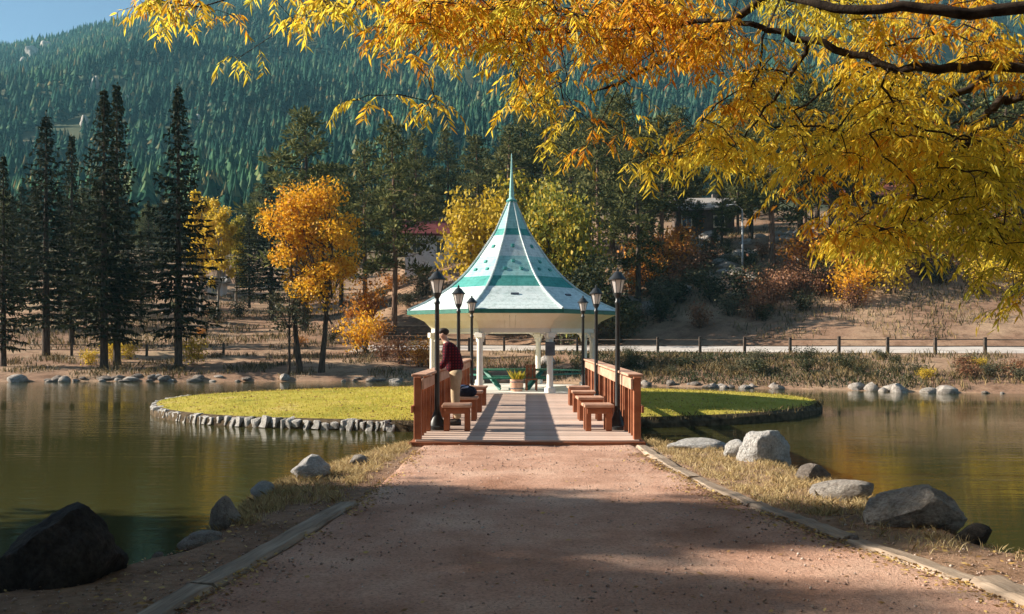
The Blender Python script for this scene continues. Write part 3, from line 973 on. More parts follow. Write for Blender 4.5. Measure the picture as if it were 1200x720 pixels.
    for q, s in ((k2, 1), ((k - 1) % 8, -1)):
        # curved bracket between column head and header
        o2 = Vector(gp(2.66, q, 0))
        d = (o2 - Vector(c)); d.z = 0
        d = d.normalized()
        pts = [Vector(c) + d * (0.09 + 0.20 * (1 - math.cos(a))) + Vector((0, 0, 1.58 + 0.27 * math.sin(a))) for a in np.linspace(0, math.pi / 2, 6)]
        b = MB()
        for i in range(5):
            b.beam(pts[i], pts[i + 1] , 0.05, 0.07, 0.0, (d.y, -d.x, 0.0))
        b.build("bracket", M['white_paint'], col)
    # railing of the gazebo on every side but the bridge side
    if k not in (7,):
        A, B = Vector(gp(2.66, k, 0.62)), Vector(gp(2.66, k2, 0.62))
        d = (B - A).normalized() * 0.1
        MB().beam(A + d, B - d, 0.07, 0.05, 0.005).build("railing_bar", M['green_paint'], gaz)
# ceiling under the roof
v = [gp(2.60, k, 2.02) for k in range(8)]
mesh_c = mesh_from("ceiling", v, [tuple(range(8))[::-1]], M['bead'])
obj("ceiling", mesh_c, gaz)
auto_smooth(MB().lathe([(0.13, 6.05), (0.145, 6.09), (0.13, 6.13), (0.085, 6.16), (0.065, 6.5), (0.035, 7.0), (0.012, 7.58), (0.0, 7.6)], 12).build("spire", M['roof_pale_teal'], roof).data)
auto_smooth(MB().lathe([(0.10, 6.03), (0.175, 6.045), (0.175, 6.085), (0.10, 6.10)], 14).build("spire_collar", M['roof_teal'], roof).data)
# dark cabinet on a column
c = gp(2.66, 0, 1.50)
cab = thing("utility_box", "dark grey metal box fixed to a gazebo column", "box", (GC[0] + c[0] + 0.0, GC[1] + c[1] - 0.16, 1.18))
MB().box((0, 0, 0.20), (0.28, 0.13, 0.40), None, 0.012).build("housing", M['dark_steel'], cab)
MB().box((0, -0.072, 0.20), (0.22, 0.012, 0.32), None, 0.004).build("cover_plate", M['dark_steel'], cab)

# picnic table, planters and chair inside
pt = thing("picnic_table", "green picnic table standing inside the gazebo", "table", (-0.43, 26.75, 0.102), 0.03)
for q in range(4):
    MB().box((0, -0.285 + 0.19 * q, 0.60), (2.0, 0.18, 0.045), None, 0.006).build("tabletop_plank", M['green_paint'], pt)
for s in (-1, 1):
    MB().box((0, s * 0.62, 0.36), (2.0, 0.24, 0.045), None, 0.006).build("bench_plank", M['green_paint'], pt)
    for s2 in (-1, 1):
        MB().beam((s * 0.42, s2 * 0.70, 0.02), (s * 0.90, s2 * 0.18, 0.57), 0.05, 0.09, 0, (0, 0.3, 1)).build("leg", M['green_paint'], pt)
    MB().beam((s * 0.66, -0.74, 0.30), (s * 0.66, 0.74, 0.30), 0.05, 0.08).build("cross_bar", M['green_paint'], pt)

def planter(name, label, x, y, r_, h, mat, leafmat, n):
    t = thing(name, label, "planter", (x, y, 0.102), 0, None)
    tub = auto_smooth(MB().lathe([(r_ * 0.85, 0), (r_ * 1.0, h * 0.5), (r_ * 0.97, h), (r_ * 0.86, h), (r_ * 0.86, h - 0.05)], 16).build("tub", mat, t).data)
    for z in (0.22, 0.75):
        MB().lathe([(r_ * 0.98 + 0.005, h * z), (r_ * 1.0 + 0.012, h * z + 0.015), (r_ * 0.98 + 0.005, h * z + 0.03)], 16).build("hoop", M['dark_steel'], t)
    MB().lathe([(0.0, h - 0.05), (r_ * 0.86, h - 0.05)], 14).build("earth", M['soil'], t)
    v, f = [], []
    for i in range(n):
        a, r2 = rs.uniform(0, 6.28), rs.uniform(0, r_ * 0.8)
        p = Vector((r2 * math.cos(a), r2 * math.sin(a), h - 0.05))
        d = Vector((math.cos(a) * 0.5 + rs.uniform(-.4, .4), math.sin(a) * .5 + rs.uniform(-.4, .4), rs.uniform(0.5, 1.3))) * 0.28
        sd_ = Vector((-d.y, d.x, 0)).normalized() * 0.025
        b0 = len(v)
        v += [p, p + d * 0.55 + sd_, p + d, p + d * 0.55 - sd_]
        f.append((b0, b0 + 1, b0 + 2, b0 + 3))
    tag(obj("plants", mesh_from("plants", v, f, leafmat), t), kind="stuff")
planter("barrel_planter", "wooden half barrel planter with yellow plants in front of the picnic table", -0.32, 25.45, 0.20, 0.36, M['rail_wood'], M['yellowgreen'], 90)
ch = thing("wooden_chair", "brown wooden chair at the picnic table in the gazebo", "chair", (0.12, 25.9, 0.102), 0.1)
MB().box((0, 0, 0.34), (0.36, 0.34, 0.04), None, 0.006).build("seat", M['red_wood'], ch)
for q in range(3):
    MB().box((-0.11 + 0.11 * q, 0.16, 0.58), (0.085, 0.025, 0.40), None, 0.004).build("back_slat", M['red_wood'], ch)
for sx in (-1, 1):
    for sy in (-1, 1):
        MB().box((sx * 0.15, sy * 0.14, 0.16), (0.04, 0.04, 0.32)).build("leg", M['red_wood'], ch)

# ------------------------------------------------------------------ the man
man = thing("person", "man in maroon plaid shirt and khaki trousers leaning over the bridge railing", "person", (-1.34, 15.55, DZ))
# local axes: faces -x (towards the left railing), leans forward with the head bowed
def make_skin(name, pts, edges, rad, mat, root=0, sub=2):
    me = bpy.data.meshes.new(name)
    me.from_pydata([tuple(p) for p in pts], edges, [])
    me.materials.append(mat)
    if not me.skin_vertices:
        me.attributes  # no-op
    o = bpy.data.objects.new(name, me)
    COL.objects.link(o)
    o.parent = man
    sk = o.modifiers.new("skin", 'SKIN')
    sk.use_smooth_shade = True
    data = me.skin_vertices[0].data
    for i, r_ in enumerate(rad):
        data[i].radius = (r_, r_) if not hasattr(r_, '__len__') else r_
        data[i].use_root = (i == root)
    ss = o.modifiers.new("sub", 'SUBSURF')
    ss.levels = ss.render_levels = sub
    return o
# trousers
tp = [(0.04, 0, 0.95), (0.05, 0.10, 0.86), (0.0, 0.11, 0.50), (0.05, 0.12, 0.10), (0.05, -0.10, 0.86), (0.03, -0.11, 0.50), (0.09, -0.12, 0.10), (0.02, 0, 1.02)]
make_skin("trousers", tp, [(0, 1), (1, 2), (2, 3), (0, 4), (4, 5), (5, 6), (0, 7)], [(0.13, 0.16), 0.105, 0.085, 0.075, 0.105, 0.085, 0.075, (0.12, 0.15)], M['khaki'])
# shirt: torso leaning forward, arms down to the rail
sp = [(0.03, 0, 0.94), (0.01, 0, 1.12), (-0.05, 0, 1.30), (-0.10, 0, 1.43), (-0.13, 0, 1.50),
      (-0.10, 0.19, 1.41), (-0.13, 0.24, 1.16), (-0.26, 0.20, 1.03),
      (-0.10, -0.19, 1.41), (-0.12, -0.24, 1.16), (-0.25, -0.20, 1.03)]
make_skin("shirt", sp, [(0, 1), (1, 2), (2, 3), (3, 4), (3, 5), (5, 6), (6, 7), (3, 8), (8, 9), (9, 10)],
          [(0.15, 0.19), (0.135, 0.175), (0.14, 0.19), (0.11, 0.14), (0.07, 0.075), 0.085, 0.068, 0.058, 0.085, 0.068, 0.058], M['plaid'])
# body: neck, head, hands (one continuous skinned figure under the clothes)
bp = [(0.04, 0, 0.95), (-0.05, 0, 1.30), (-0.12, 0, 1.46), (-0.155, 0, 1.54), (-0.19, 0, 1.60), (-0.215, 0, 1.655), (-0.21, 0, 1.70),
      (-0.10, 0.18, 1.41), (-0.13, 0.24, 1.16), (-0.30, 0.19, 1.005), (-0.37, 0.18, 0.985),
      (-0.10, -0.18, 1.41), (-0.12, -0.24, 1.16), (-0.29, -0.19, 1.005), (-0.36, -0.18, 0.985)]
be = [(0, 1), (1, 2), (2, 3), (3, 4), (4, 5), (5, 6), (2, 7), (7, 8), (8, 9), (9, 10), (2, 11), (11, 12), (12, 13), (13, 14)]
br = [(0.09, 0.12), (0.10, 0.13), (0.055, 0.06), 0.052, (0.082, 0.068), (0.090, 0.074), (0.055, 0.05), 0.05, 0.042, 0.03, 0.036, 0.05, 0.042, 0.03, 0.036]
k0 = len(bp)
for s, hnd in ((1, 10), (-1, 14)):
    hx, hy, hz = bp[hnd]
    for q in range(4):
        a = len(bp)
        bp += [(hx - 0.045, hy + (q - 1.5) * 0.02, hz - 0.005), (hx - 0.080 + abs(q - 1.4) * 0.006, hy + (q - 1.5) * 0.022, hz - 0.028)]
        be += [(hnd, a), (a, a + 1)]
        br += [0.0095, 0.008]
    a = len(bp)
    bp += [(hx - 0.02, hy - s * 0.045, hz - 0.004), (hx - 0.045, hy - s * 0.058, hz - 0.016)]
    be += [(hnd, a), (a, a + 1)]
    br += [0.011, 0.009]
make_skin("body", bp, be, br, M['skin'])
# face details and hair
MB().tube([(-0.285, 0, 1.645), (-0.312, 0, 1.62), (-0.290, 0, 1.612)], [0.010, 0.016, 0.012], 6).build("nose", M['skin'], man, smooth=True)
for s in (-1, 1):
    blob("ear", 8, (0.022, 0.012, 0.034), M['skin'], man, (-0.195, s * 0.078, 1.635), 0.05, 2)
    blob("eye", 9, (0.010, 0.014, 0.009), M['hair'], man, (-0.282, s * 0.030, 1.655), 0.0, 2)
blob("hair", 12, (0.098, 0.086, 0.072), M['hair'], man, (-0.188, 0, 1.690), 0.10, 3)
for s in (-1, 1):
    sh = MB()
    sh.tube([(0.10 + (0.04 if s < 0 else 0), s * 0.12, 0.05), (0.02, s * 0.12, 0.045), (-0.08, s * 0.125, 0.04), (-0.14, s * 0.13, 0.035)], [0.05, 0.055, 0.048, 0.03], 8)
    sh.build("shoe", M['shoe'], man, smooth=True)

# ------------------------------------------------------------------ timbers edging the path
def timber(pts, w, h, lift):
    for i in range(len(pts) - 1):
        a, b = Vector((*pts[i], lift)), Vector((*pts[i + 1], lift + rs.uniform(-.015, .015)))
        d = (b - a).normalized() * 0.012
        L_ = (b - a).length - 0.024
        import bmesh
        bm = bmesh.new()
        bmesh.ops.create_cube(bm, size=1)
        bmesh.ops.bevel(bm, geom=bm.edges[:], offset=0.06, segments=2, affect='EDGES')
        n = 14
        me = bpy.data.meshes.new("timber")
        vv, ff = [], []
        sec = [(-.5, -.5), (-.5, .38), (-.36, .5), (.36, .5), (.5, .38), (.5, -.5)]
        for q in range(n + 1):
            t_ = q / n
            for (sx, sz) in sec:
                wob = 0.012 * math.sin(t_ * 9 + i) + rs.uniform(-.006, .006)
                vv.append(((t_ - .5) * L_, sx * w + wob, sz * h + rs.uniform(-.008, .008)))
        m_ = len(sec)
        for q in range(n):
            for k_ in range(m_):
                k2_ = (k_ + 1) % m_
                ff.append((q * m_ + k_, (q + 1) * m_ + k_, (q + 1) * m_ + k2_, q * m_ + k2_))
        ff.append(tuple(range(m_)))
        ff.append(tuple(n * m_ + k_ for k_ in range(m_))[::-1])
        bm.free()
        o = obj("timber", mesh_from("timber", vv, ff, M['grey_timber']), path, (a + b) / 2, (0, 0, math.atan2((b - a).y, (b - a).x)))
def along(ys_, side, off):
    out = []
    for y in ys_:
        l, r_ = path_edges(np.array([y]))
        out.append((float(l[0]) - off if side < 0 else float(r_[0]) + off, y))
    return out
timber(along([3.2, 5.6, 8.45], -1, 0.06), 0.22, 0.20, -0.055)
timber(along([3.0, 4.6, 5.7], 1, 0.10), 0.26, 0.20, -0.03)
timber(along([5.7, 6.9, 8.4, 10.0, 11.5, 12.95], 1, 0.06), 0.17, 0.18, -0.045)

# ------------------------------------------------------------------ boulders on the causeway
def boulder(label, px, py, d, size, seed, mat, rz=0.0, cuts=10, sub=5, sink=0.45, rough=0.10):
    x, y, _ = P(px, py, d)
    z = max(tz1(x, y), WATER_Z - 0.1)
    o = obj("boulder", rock_mesh("boulder", seed, sub, cuts, M[mat], rough), None, (x, y, z + size[2] * sink * 0.5), (0, 0, rz), size)
    tag(o, label, "rock")
    return o
boulder("large dark triangular boulder at the water's edge near the fallen leaves", 64, 660, 5.95, (0.46, 0.36, 0.52), 61, 'dark_rock', 0.3, 9, 5, 0.45, 0.16)
boulder("upright grey boulder at the end of a clump of dry grass", 265, 606, 7.7, (0.145, 0.16, 0.23), 72, 'granite', 0.5, 10, 5, 0.6, 0.16)
boulder("smooth pale boulder beside dry grass, the larger of two white ones", 362, 560, 10.3, (0.27, 0.22, 0.20), 63, 'pale_granite', 0.6, 8, 5, 0.6, 0.14)
boulder("small pale boulder next to a larger white one by the grass", 310, 580, 9.2, (0.15, 0.14, 0.13), 64, 'pale_granite', 0.2, 8, 4, 0.6, 0.14)
boulder("low tan rock slab sloping into the pond below an upright boulder", 236, 640, 7.05, (0.11, 0.22, 0.10), 65, 'granite', -0.6, 8, 4, 0.5, 0.14)
boulder("small tan stone in the mud at the pond's edge", 186, 655, 6.65, (0.055, 0.06, 0.055), 66, 'granite')
boulder("big white angular boulder by the pond beyond the dry grass strip", 895, 540, 11.7, (0.40, 0.32, 0.40), 67, 'pale_granite', 0.4, 10, 5, 0.6, 0.16)
boulder("small bluish white rock leaning on the big white boulder", 864, 542, 12.0, (0.22, 0.2, 0.20), 68, 'pale_granite', 1.0, 9, 4, 0.5, 0.16)
boulder("flat pale slab near the bridge corner beside dry grass", 815, 533, 12.9, (0.50, 0.26, 0.13), 69, 'pale_granite', 0.1, 8, 4, 0.5, 0.14)
boulder("long grey boulder with flat top overhanging the pond", 1072, 608, 7.7, (0.47, 0.34, 0.32), 70, 'granite', 0.05, 10, 5, 0.35, 0.15)
boulder("low grey slab between the dry grass and the pond", 992, 585, 9.0, (0.40, 0.30, 0.17), 71, 'granite', 0.2, 9, 4, 0.5, 0.15)
boulder("small dark rock at the waterline between pale slabs", 955, 575, 10.1, (0.25, 0.20, 0.16), 73, 'mid_rock', 0.7, 8)
boulder("round tan cobble half buried beside the timber edging", 1000, 640, 6.9, (0.08, 0.07, 0.06), 74, 'mid_rock', 0.7, 6, 3)
boulder("dark stone in the mud beyond the long grey boulder", 1140, 650, 7.1, (0.18, 0.14, 0.12), 75, 'dark_rock', 0.2, 8, 3)
boulder("pale rounded stone low in the grass toward the bridge from the white boulders", 420, 548, 11.4, (0.16, 0.13, 0.10), 76, 'granite', 0.9, 8, 3)

# rocks along the far shore
shore_me = [rock_mesh("shore_rock", 90 + i, 2, 7, M['granite'], 0.1) for i in range(6)]
shore_dk = [rock_mesh("shore_rock", 110 + i, 2, 7, M['mid_rock'], 0.1) for i in range(4)]
for i in range(56):
    x = rs.uniform(5, 27)
    y = float(far_shore(np.array([x]))[0]) + rs.uniform(-0.35, 0.5)
    s = rs.uniform(0.10, 0.34) * (1.35 if 11 < x < 19 else 0.9)
    rk = rs.random() < 0.7
    o = obj("shore_rock", rs.choice(shore_me if rk else shore_dk), None, (x, y, max(tz1(x, y), WATER_Z) + s * 0.12), (0, 0, rs.uniform(0, 6.3)), (s * rs.uniform(0.9, 1.5), s, s * rs.uniform(0.55, 0.85)))
    tag(o, ("pale grey" if rk else "dark brownish") + " rock lining the waterline below the fenced road bank", "rock", "rocks along the bank below the road")
for i in range(40):
    x = rs.uniform(-30, -4)
    y = float(far_shore(np.array([x]))[0]) + rs.uniform(-0.3, 0.6)
    s = rs.uniform(0.12, 0.36)
    o = obj("shore_rock", rs.choice(shore_dk if rs.random() < 0.6 else shore_me), None, (x, y, max(tz1(x, y), WATER_Z) + s * 0.1), (0, 0, rs.uniform(0, 6.3)), (s * rs.uniform(1.0, 2.0), s, s * rs.uniform(0.5, 0.8)))
    tag(o, "rock lying along the shore below the tall spruces and golden tree", "rock", "rocks along the spruce shore")
for (px, py, d, s) in [(20, 441, 45.2, 0.42), (75, 441, 45.4, 0.3), (640, 425, 50, 0.5)]:
    x = (px - VPX) / FPX * d
    tag(obj("shore_rock", shore_me[2], None, (x, d, max(tz1(x, d), WATER_Z) + 0.1), (0, 0, px), (s * 1.4, s, s * 0.8)), "larger pale rock on the far shore", "rock", "larger pale rocks on the far shore")
# rocks on the hillside beyond the road
for i in range(46):
    px, d = rs.uniform(735, 960), rs.uniform(62, 86)
    x = (px - VPX) / FPX * d
    s = rs.uniform(0.35, 1.1)
    tag(obj("hillside_rock", rs.choice(shore_me + shore_dk), None, (x, d, tz1(x, d) + s * 0.1), (0, 0, rs.uniform(0, 6.3)), (s * rs.uniform(1, 1.7), s, s * rs.uniform(0.5, 0.8))),
        "weathered rock scattered on the slope beyond the road", "rock", "rocks on the slope beyond the road")

# ------------------------------------------------------------------ trees
class Leaves:
    def __init__(self):
        self.q = []
    def quad(self, p, d, s, hint=None):
        """a diamond leaf clump from p along d, width s"""
        self.q.append((p, d, s))
    def mesh(self, name, mat, bend=0.0):
        n = len(self.q)
        p = np.array([a[0] for a in self.q], float).reshape(n, 3)
        d = np.array([a[1] for a in self.q], float).reshape(n, 3)
        s = np.array([a[2] for a in self.q], float).reshape(n, 1)
        r_ = RNG.normal(size=(n, 3))
        w = np.cross(d, r_)
        w /= np.linalg.norm(w, axis=1, keepdims=True) + 1e-9
        nn = np.cross(w, d)
        nn /= np.linalg.norm(nn, axis=1, keepdims=True) + 1e-9
        mid = p + d * 0.5 + nn * (np.linalg.norm(d, axis=1, keepdims=True) * 0.12)
        v = np.stack([p, mid + w * s * 0.5, p + d, mid - w * s * 0.5], 1).reshape(-1, 3)
        f = np.arange(4 * n).reshape(n, 4)
        return mesh_from(name, v, f, mat)

def spruce(h, seed, R0=0.15, start=0.13, dens=1.0):
    rg = random.Random(seed)
    tr = MB()
    tr.tube([(0, 0, -0.5), (0, 0, h * 0.02), (0.0, 0, h * 0.5), (0, 0, h * 0.98)], [h * 0.017, h * 0.0135, h * 0.008, h * 0.001], 8)
    lv = Leaves()
    z = h * start
    while z < h * 0.985:
        u = (z / h - start) / (1 - start)
        Rm = h * R0 * (min(1, 0.55 + 2.2 * u) if u < 0.2 else 1.0) * (1 - u) ** 1.0 + 0.10
        nb = int((9 - 3 * u) * dens)
        a0 = rg.uniform(0, 6.28)
        for b in range(nb):
            a = a0 + b * 6.283 / nb + rg.uniform(-.25, .25)
            Lb = Rm * rg.uniform(0.5, 1.18)
            ca, sa = math.cos(a), math.sin(a)
            droop = 0.30 * (1 - u) + rg.uniform(-.06, .1)
            zz = z + rg.uniform(-.12, .12)
            pts = []
            for q in range(5):
                t_ = q / 4
                pts.append((ca * Lb * t_, sa * Lb * t_, zz + Lb * (0.10 * t_ - droop * t_ * t_ * 1.3 + 0.18 * t_ ** 4)))
            tr.tube([pts[0], pts[2], pts[4]], [0.028 * (1 - u) + 0.012, 0.018 * (1 - u) + 0.008, 0.004], 3)
            ns = max(3, int(Lb * 4.6))
            for q in range(ns):
                t_ = (q + rg.uniform(0.2, 1.0)) / ns
                if t_ < 0.12: continue
                k_ = min(3, int(t_ * 4)); ft = t_ * 4 - k_
                p = [pts[k_][i] + (pts[k_ + 1][i] - pts[k_][i]) * min(ft, 1) for i in range(3)]
                for s in (-1, 1):
                    sp_ = a + s * rg.uniform(0.5, 1.1)
                    le = rg.uniform(0.30, 0.55) * (0.55 + 0.6 * (1 - t_)) * (0.55 + 0.45 * min(1, Lb / 2))
                    lv.quad(p, (math.cos(sp_) * le, math.sin(sp_) * le, -le * rg.uniform(0.1, 0.65)), le * rg.uniform(.35, .55))
                if rg.random() < 0.5:
                    le = rg.uniform(0.2, 0.4)
                    lv.quad(p, (ca * le * .3 + rg.uniform(-.1, .1), sa * le * .3 + rg.uniform(-.1, .1), -le), le * 0.45)
            lv.quad(pts[3], tuple((pts[4][i] - pts[3][i]) * 1.4 for i in range(3)), 0.16)
        z += h * 0.024 * (1.15 - 0.55 * u) * rg.uniform(0.8, 1.25)
    for q in range(10):
        lv.quad((0, 0, h * (0.94 + 0.006 * q)), (rg.uniform(-.15, .15), rg.uniform(-.15, .15), 0.2), 0.1)
    return tr, lv

def pine(h, seed, spread=0.20, start=0.30, clump=34, nb=40, lean=0.02, top_round=0.65):
    rg = random.Random(seed)
    tr = MB()
    bend = [(rg.uniform(-lean, lean) * h * t_, rg.uniform(-lean, lean) * h * t_) for t_ in (0, .3, .6, 1)]
    tp_ = [(0, 0, -0.5)] + [(bend[i][0], bend[i][1], h * t_) for i, t_ in enumerate((0.02, .33, .66, .97))]
    tr.tube(tp_, [h * 0.019, h * 0.016, h * 0.012, h * 0.008, h * 0.002], 8)
    lv = Leaves()
    for b in range(nb):
        u = (b + rg.uniform(0, 1)) / nb
        z = h * (start + (0.985 - start) * u)
        ti = z / h
        k_ = 0 if ti < .33 else (1 if ti < .66 else 2)
        f_ = (ti - (.02, .33, .66)[k_]) / (.31, .33, .31)[k_]
        bx = bend[k_][0] + (bend[k_ + 1][0] - bend[k_][0]) * f_
        by = bend[k_][1] + (bend[k_ + 1][1] - bend[k_][1]) * f_
        Lb = h * spread * (0.35 + 0.65 * math.sin(math.pi * min(1, (u * 0.85 + 0.22)))) * (1 - max(0, u - top_round) * 1.7) * rg.uniform(0.6, 1.15)
        Lb = max(Lb, 0.4)
        a = b * 2.399 + rg.uniform(-.5, .5)
        rise = rg.uniform(-0.12, 0.28) + 0.45 * max(0, u - 0.6)
        end = Vector((bx + math.cos(a) * Lb, by + math.sin(a) * Lb, z + Lb * rise))
        st = Vector((bx, by, z))
        md = st.lerp(end, 0.55) + Vector((0, 0, -Lb * 0.06))
        tr.tube([st, md, end], [0.012 * Lb + 0.02, 0.008 * Lb + 0.012, 0.008], 4)
        nc = max(2, int(Lb * 2.2))
        for c_ in range(nc):
            t_ = 0.35 + 0.65 * (c_ + rg.uniform(0.2, 1)) / nc
            ctr = (st.lerp(md, t_ / 0.55) if t_ < 0.55 else md.lerp(end, (t_ - .55) / .45)) + Vector((rg.gauss(0, .22), rg.gauss(0, .22), rg.gauss(0.1, .14))) * (Lb * 0.3)
            cr = rg.uniform(0.42, 0.78) * (0.75 + 0.05 * h / 3)
            for l_ in range(clump):
                d = Vector((rg.gauss(0, 1), rg.gauss(0, 1), rg.gauss(0.25, 0.75)))
                d.normalize()
                o_ = Vector((d.x * cr, d.y * cr, d.z * cr * 0.62)) * rg.uniform(0.25, 1.0)
                le = rg.uniform(0.20, 0.40)
                lv.quad(ctr + o_, (d + Vector((rg.uniform(-.5, .5), rg.uniform(-.5, .5), rg.uniform(-.2, .5)))) * le, le * rg.uniform(.35, .6))
    return tr, lv

def broadleaf(h, seed, crown=(0.22, 0.5), start=0.3, n=5200, stems=1, leaf=0.22, droop=0.0, blobs=26, sep=0.4):
    """crown made of many leaf clusters at the ends of forking limbs"""
    rg = random.Random(seed)
    tr = MB()
    lv = Leaves()
    cz = h * (start + (1 - start) / 2)
    rz = h * (1 - start) / 2
    rx = h * crown[0]
    roots = [((q - (stems - 1) / 2) * sep + rg.uniform(-.1, .1) * (stems > 1), rg.uniform(-.2, .2) * (stems > 1)) for q in range(stems)]
    forks = []
    for (bx, by) in roots:
        f1 = (bx * 1.6, by * 1.6, h * (start + 0.06))
        tr.tube([(bx, by, -0.4), (bx * 1.1, by, h * 0.05), ((bx + f1[0]) / 2 + rg.uniform(-.1, .1), f1[1], h * start * 0.6), f1, (f1[0] * 1.3, f1[1] * 1.3, h * 0.62), (f1[0], f1[1], h * 0.93)],
                [h * 0.022, h * 0.016, h * 0.013, h * 0.011, h * 0.006, h * 0.001], 7)
        forks += [f1, (f1[0] * 1.3, f1[1] * 1.3, h * 0.62)]
    per = n // blobs
    for b in range(blobs):
        while True:
            u = Vector((rg.uniform(-1, 1), rg.uniform(-1, 1), rg.uniform(-1, 1)))
            if u.length < 1: break
        u = u * (0.55 + 0.45 * u.length)
        nar = 1.0 - 0.25 * max(0, u.z)
        c = Vector((u.x * rx * nar, u.y * rx * nar, cz + u.z * rz * 0.92))
        fk = Vector(forks[rg.randrange(len(forks))])
        if fk.z > c.z: fk = Vector((fk.x, fk.y, max(h * start * 0.8, c.z - rx * 0.6)))
        md = fk.lerp(c, 0.55) + Vector((0, 0, -0.1 * (c - fk).length + 0.1))
        tr.tube([fk, md, c], [0.05 * h / 10, 0.03 * h / 10, 0.008], 4)
        br_ = rx * rg.uniform(0.28, 0.50)
        for l_ in range(per):
            d = Vector((rg.gauss(0, 1), rg.gauss(0, 1), rg.gauss(0, 1)))
            d.normalize()
            o_ = d * br_ * rg.uniform(0.2, 1.0) ** 0.6
            o_.z *= 0.8 + droop
            le = leaf * rg.uniform(0.6, 1.15)
            dv = Vector((rg.gauss(0, 1), rg.gauss(0, 1), rg.gauss(-0.3 - 2.0 * droop, 1)))
            dv.normalize()
            lv.quad(c + o_, dv * le, le * rg.uniform(.5, .8))
    return tr, lv

def shrub(h, seed, n=700, leaf=0.14, w=0.6, stems=9):
    rg = random.Random(seed)
    tr = MB(); lv = Leaves()
    for s in range(stems):
        a = s * 2.4 + rg.uniform(-.4, .4)
        L_ = h * rg.uniform(0.6, 1.0)
        ou = w * h * rg.uniform(0.3, 1.0)
        pts = [Vector((0.1 * math.cos(a), .1 * math.sin(a), -0.15)), Vector((ou * .45 * math.cos(a), ou * .45 * math.sin(a), L_ * .55)), Vector((ou * math.cos(a), ou * math.sin(a), L_))]
        tr.tube(pts, [0.022 * h / 1.5, 0.014 * h / 1.5, 0.004], 4)
        for l_ in range(n // stems):
            t_ = rg.uniform(0.25, 1.02)
            p = pts[0].lerp(pts[1], t_ * 2) if t_ < .5 else pts[1].lerp(pts[2], (t_ - .5) * 2)
            p = p + Vector((rg.gauss(0, .13), rg.gauss(0, .13), rg.gauss(0, .12))) * h
            le = leaf * rg.uniform(.6, 1.2)
            d = Vector((rg.gauss(0, 1), rg.gauss(0, 1), rg.gauss(0.2, 1))); d.normalize()
            if p.z < 0.03: p.z = 0.03 + rg.uniform(0, 0.1)
            lv.quad(p, d * le, le * rg.uniform(.4, .8))
    return tr, lv

def proto(kind, seed, h, leafmat, barkmat, **kw):
    tr, lv = kind(h, seed, **kw)
    return (auto_smooth(tr.mesh("trunk", M[barkmat]), 60), lv.mesh("crown", M[leafmat]), h)

PR = {}
PR['spruce'] = [proto(spruce, 201 + i, 17, 'spruce', 'trunk', R0=r_, start=st) for i, (r_, st) in enumerate([(0.175, 0.12), (0.145, 0.09), (0.19, 0.14)])]
PR['pine'] = [proto(pine, 211 + i, 15, 'pine', 'pine_bark', spread=s_, start=st) for i, (s_, st) in enumerate([(0.22, 0.28), (0.19, 0.35), (0.24, 0.22)])]
PR['olive'] = [proto(pine, 221 + i, 14, 'olive_pine', 'pine_bark', spread=s_, start=st, nb=34) for i, (s_, st) in enumerate([(0.18, 0.30), (0.16, 0.38)])]
PR['darkpine'] = [proto(pine, 226 + i, 16, 'pine', 'trunk', spread=s_, start=st, nb=44) for i, (s_, st) in enumerate([(0.17, 0.18), (0.20, 0.25)])]

def place(protos, name, label, cat, x, y, h, rz, group=None, part=("trunk", "crown"), wide=1.0):
    tm, cm, h0 = protos
    t = thing(name, label, cat, (x, y, tz1(x, y)), rz, group)
    s = h / h0
    t.scale = (s * wide, s * wide, s)
    obj(part[0], tm, t)
    obj(part[1], cm, t)
    return t

def place_px(protos, name, label, cat, px, ytop, d, group=None, wide=1.0, rz=None):
    x = (px - VPX) / FPX * d
    ztop = CAM_H + (HOR - ytop) / FPX * d
    h = ztop - tz1(x, d)
    return place(protos, name, label, cat, x, d, h, rs.uniform(0, 6.28) if rz is None else rz, group, ("trunk", "crown"), wide)

# spruces on the left shore
S = PR['spruce']
place_px(S[1], "spruce_tree", "dark spruce furthest along the shore from the golden tree", "tree", 4, 182, 50, "spruces on the shore")
place_px(S[2], "spruce_tree", "broad full dark spruce standing back from the shore", "tree", 54, 130, 57, "spruces on the shore", 1.15)
place_px(S[1], "spruce_tree", "narrow dark spruce tucked behind the broad full one", "tree", 84, 158, 62, "spruces on the shore")
place_px(S[0], "spruce_tree", "tall spruce with pale thin twin beside it at the shore", "tree", 122, 102, 49.5, "spruces on the shore", 1.0)
place_px(S[1], "spruce_tree", "thin twin spruce pressed against a taller shore spruce", "tree", 137, 98, 51.5, "spruces on the shore", 1.0)
place_px(S[0], "spruce_tree", "tall lone spruce at the shore nearest the golden tree", "tree", 209, 98, 49.5, "spruces on the shore", 1.0)
place_px(S[1], "spruce_tree", "short young spruce on the meadow behind the shore spruces", "tree", 174, 235, 90, "spruces behind the meadow")
place_px(S[2], "spruce_tree", "bushy spruce at the meadow's back edge by the yellow poplars", "tree", 318, 190, 78, "spruces behind the meadow", 1.2)
place_px(S[0], "spruce_tree", "grey green spruce between the yellow poplars and the golden tree", "tree", 292, 240, 84, "spruces behind the meadow", 1.1)
place_px(S[2], "spruce_tree", "spruce at the back of the meadow behind the broad shore spruce", "tree", 25, 215, 84, "spruces behind the meadow", 1.2)

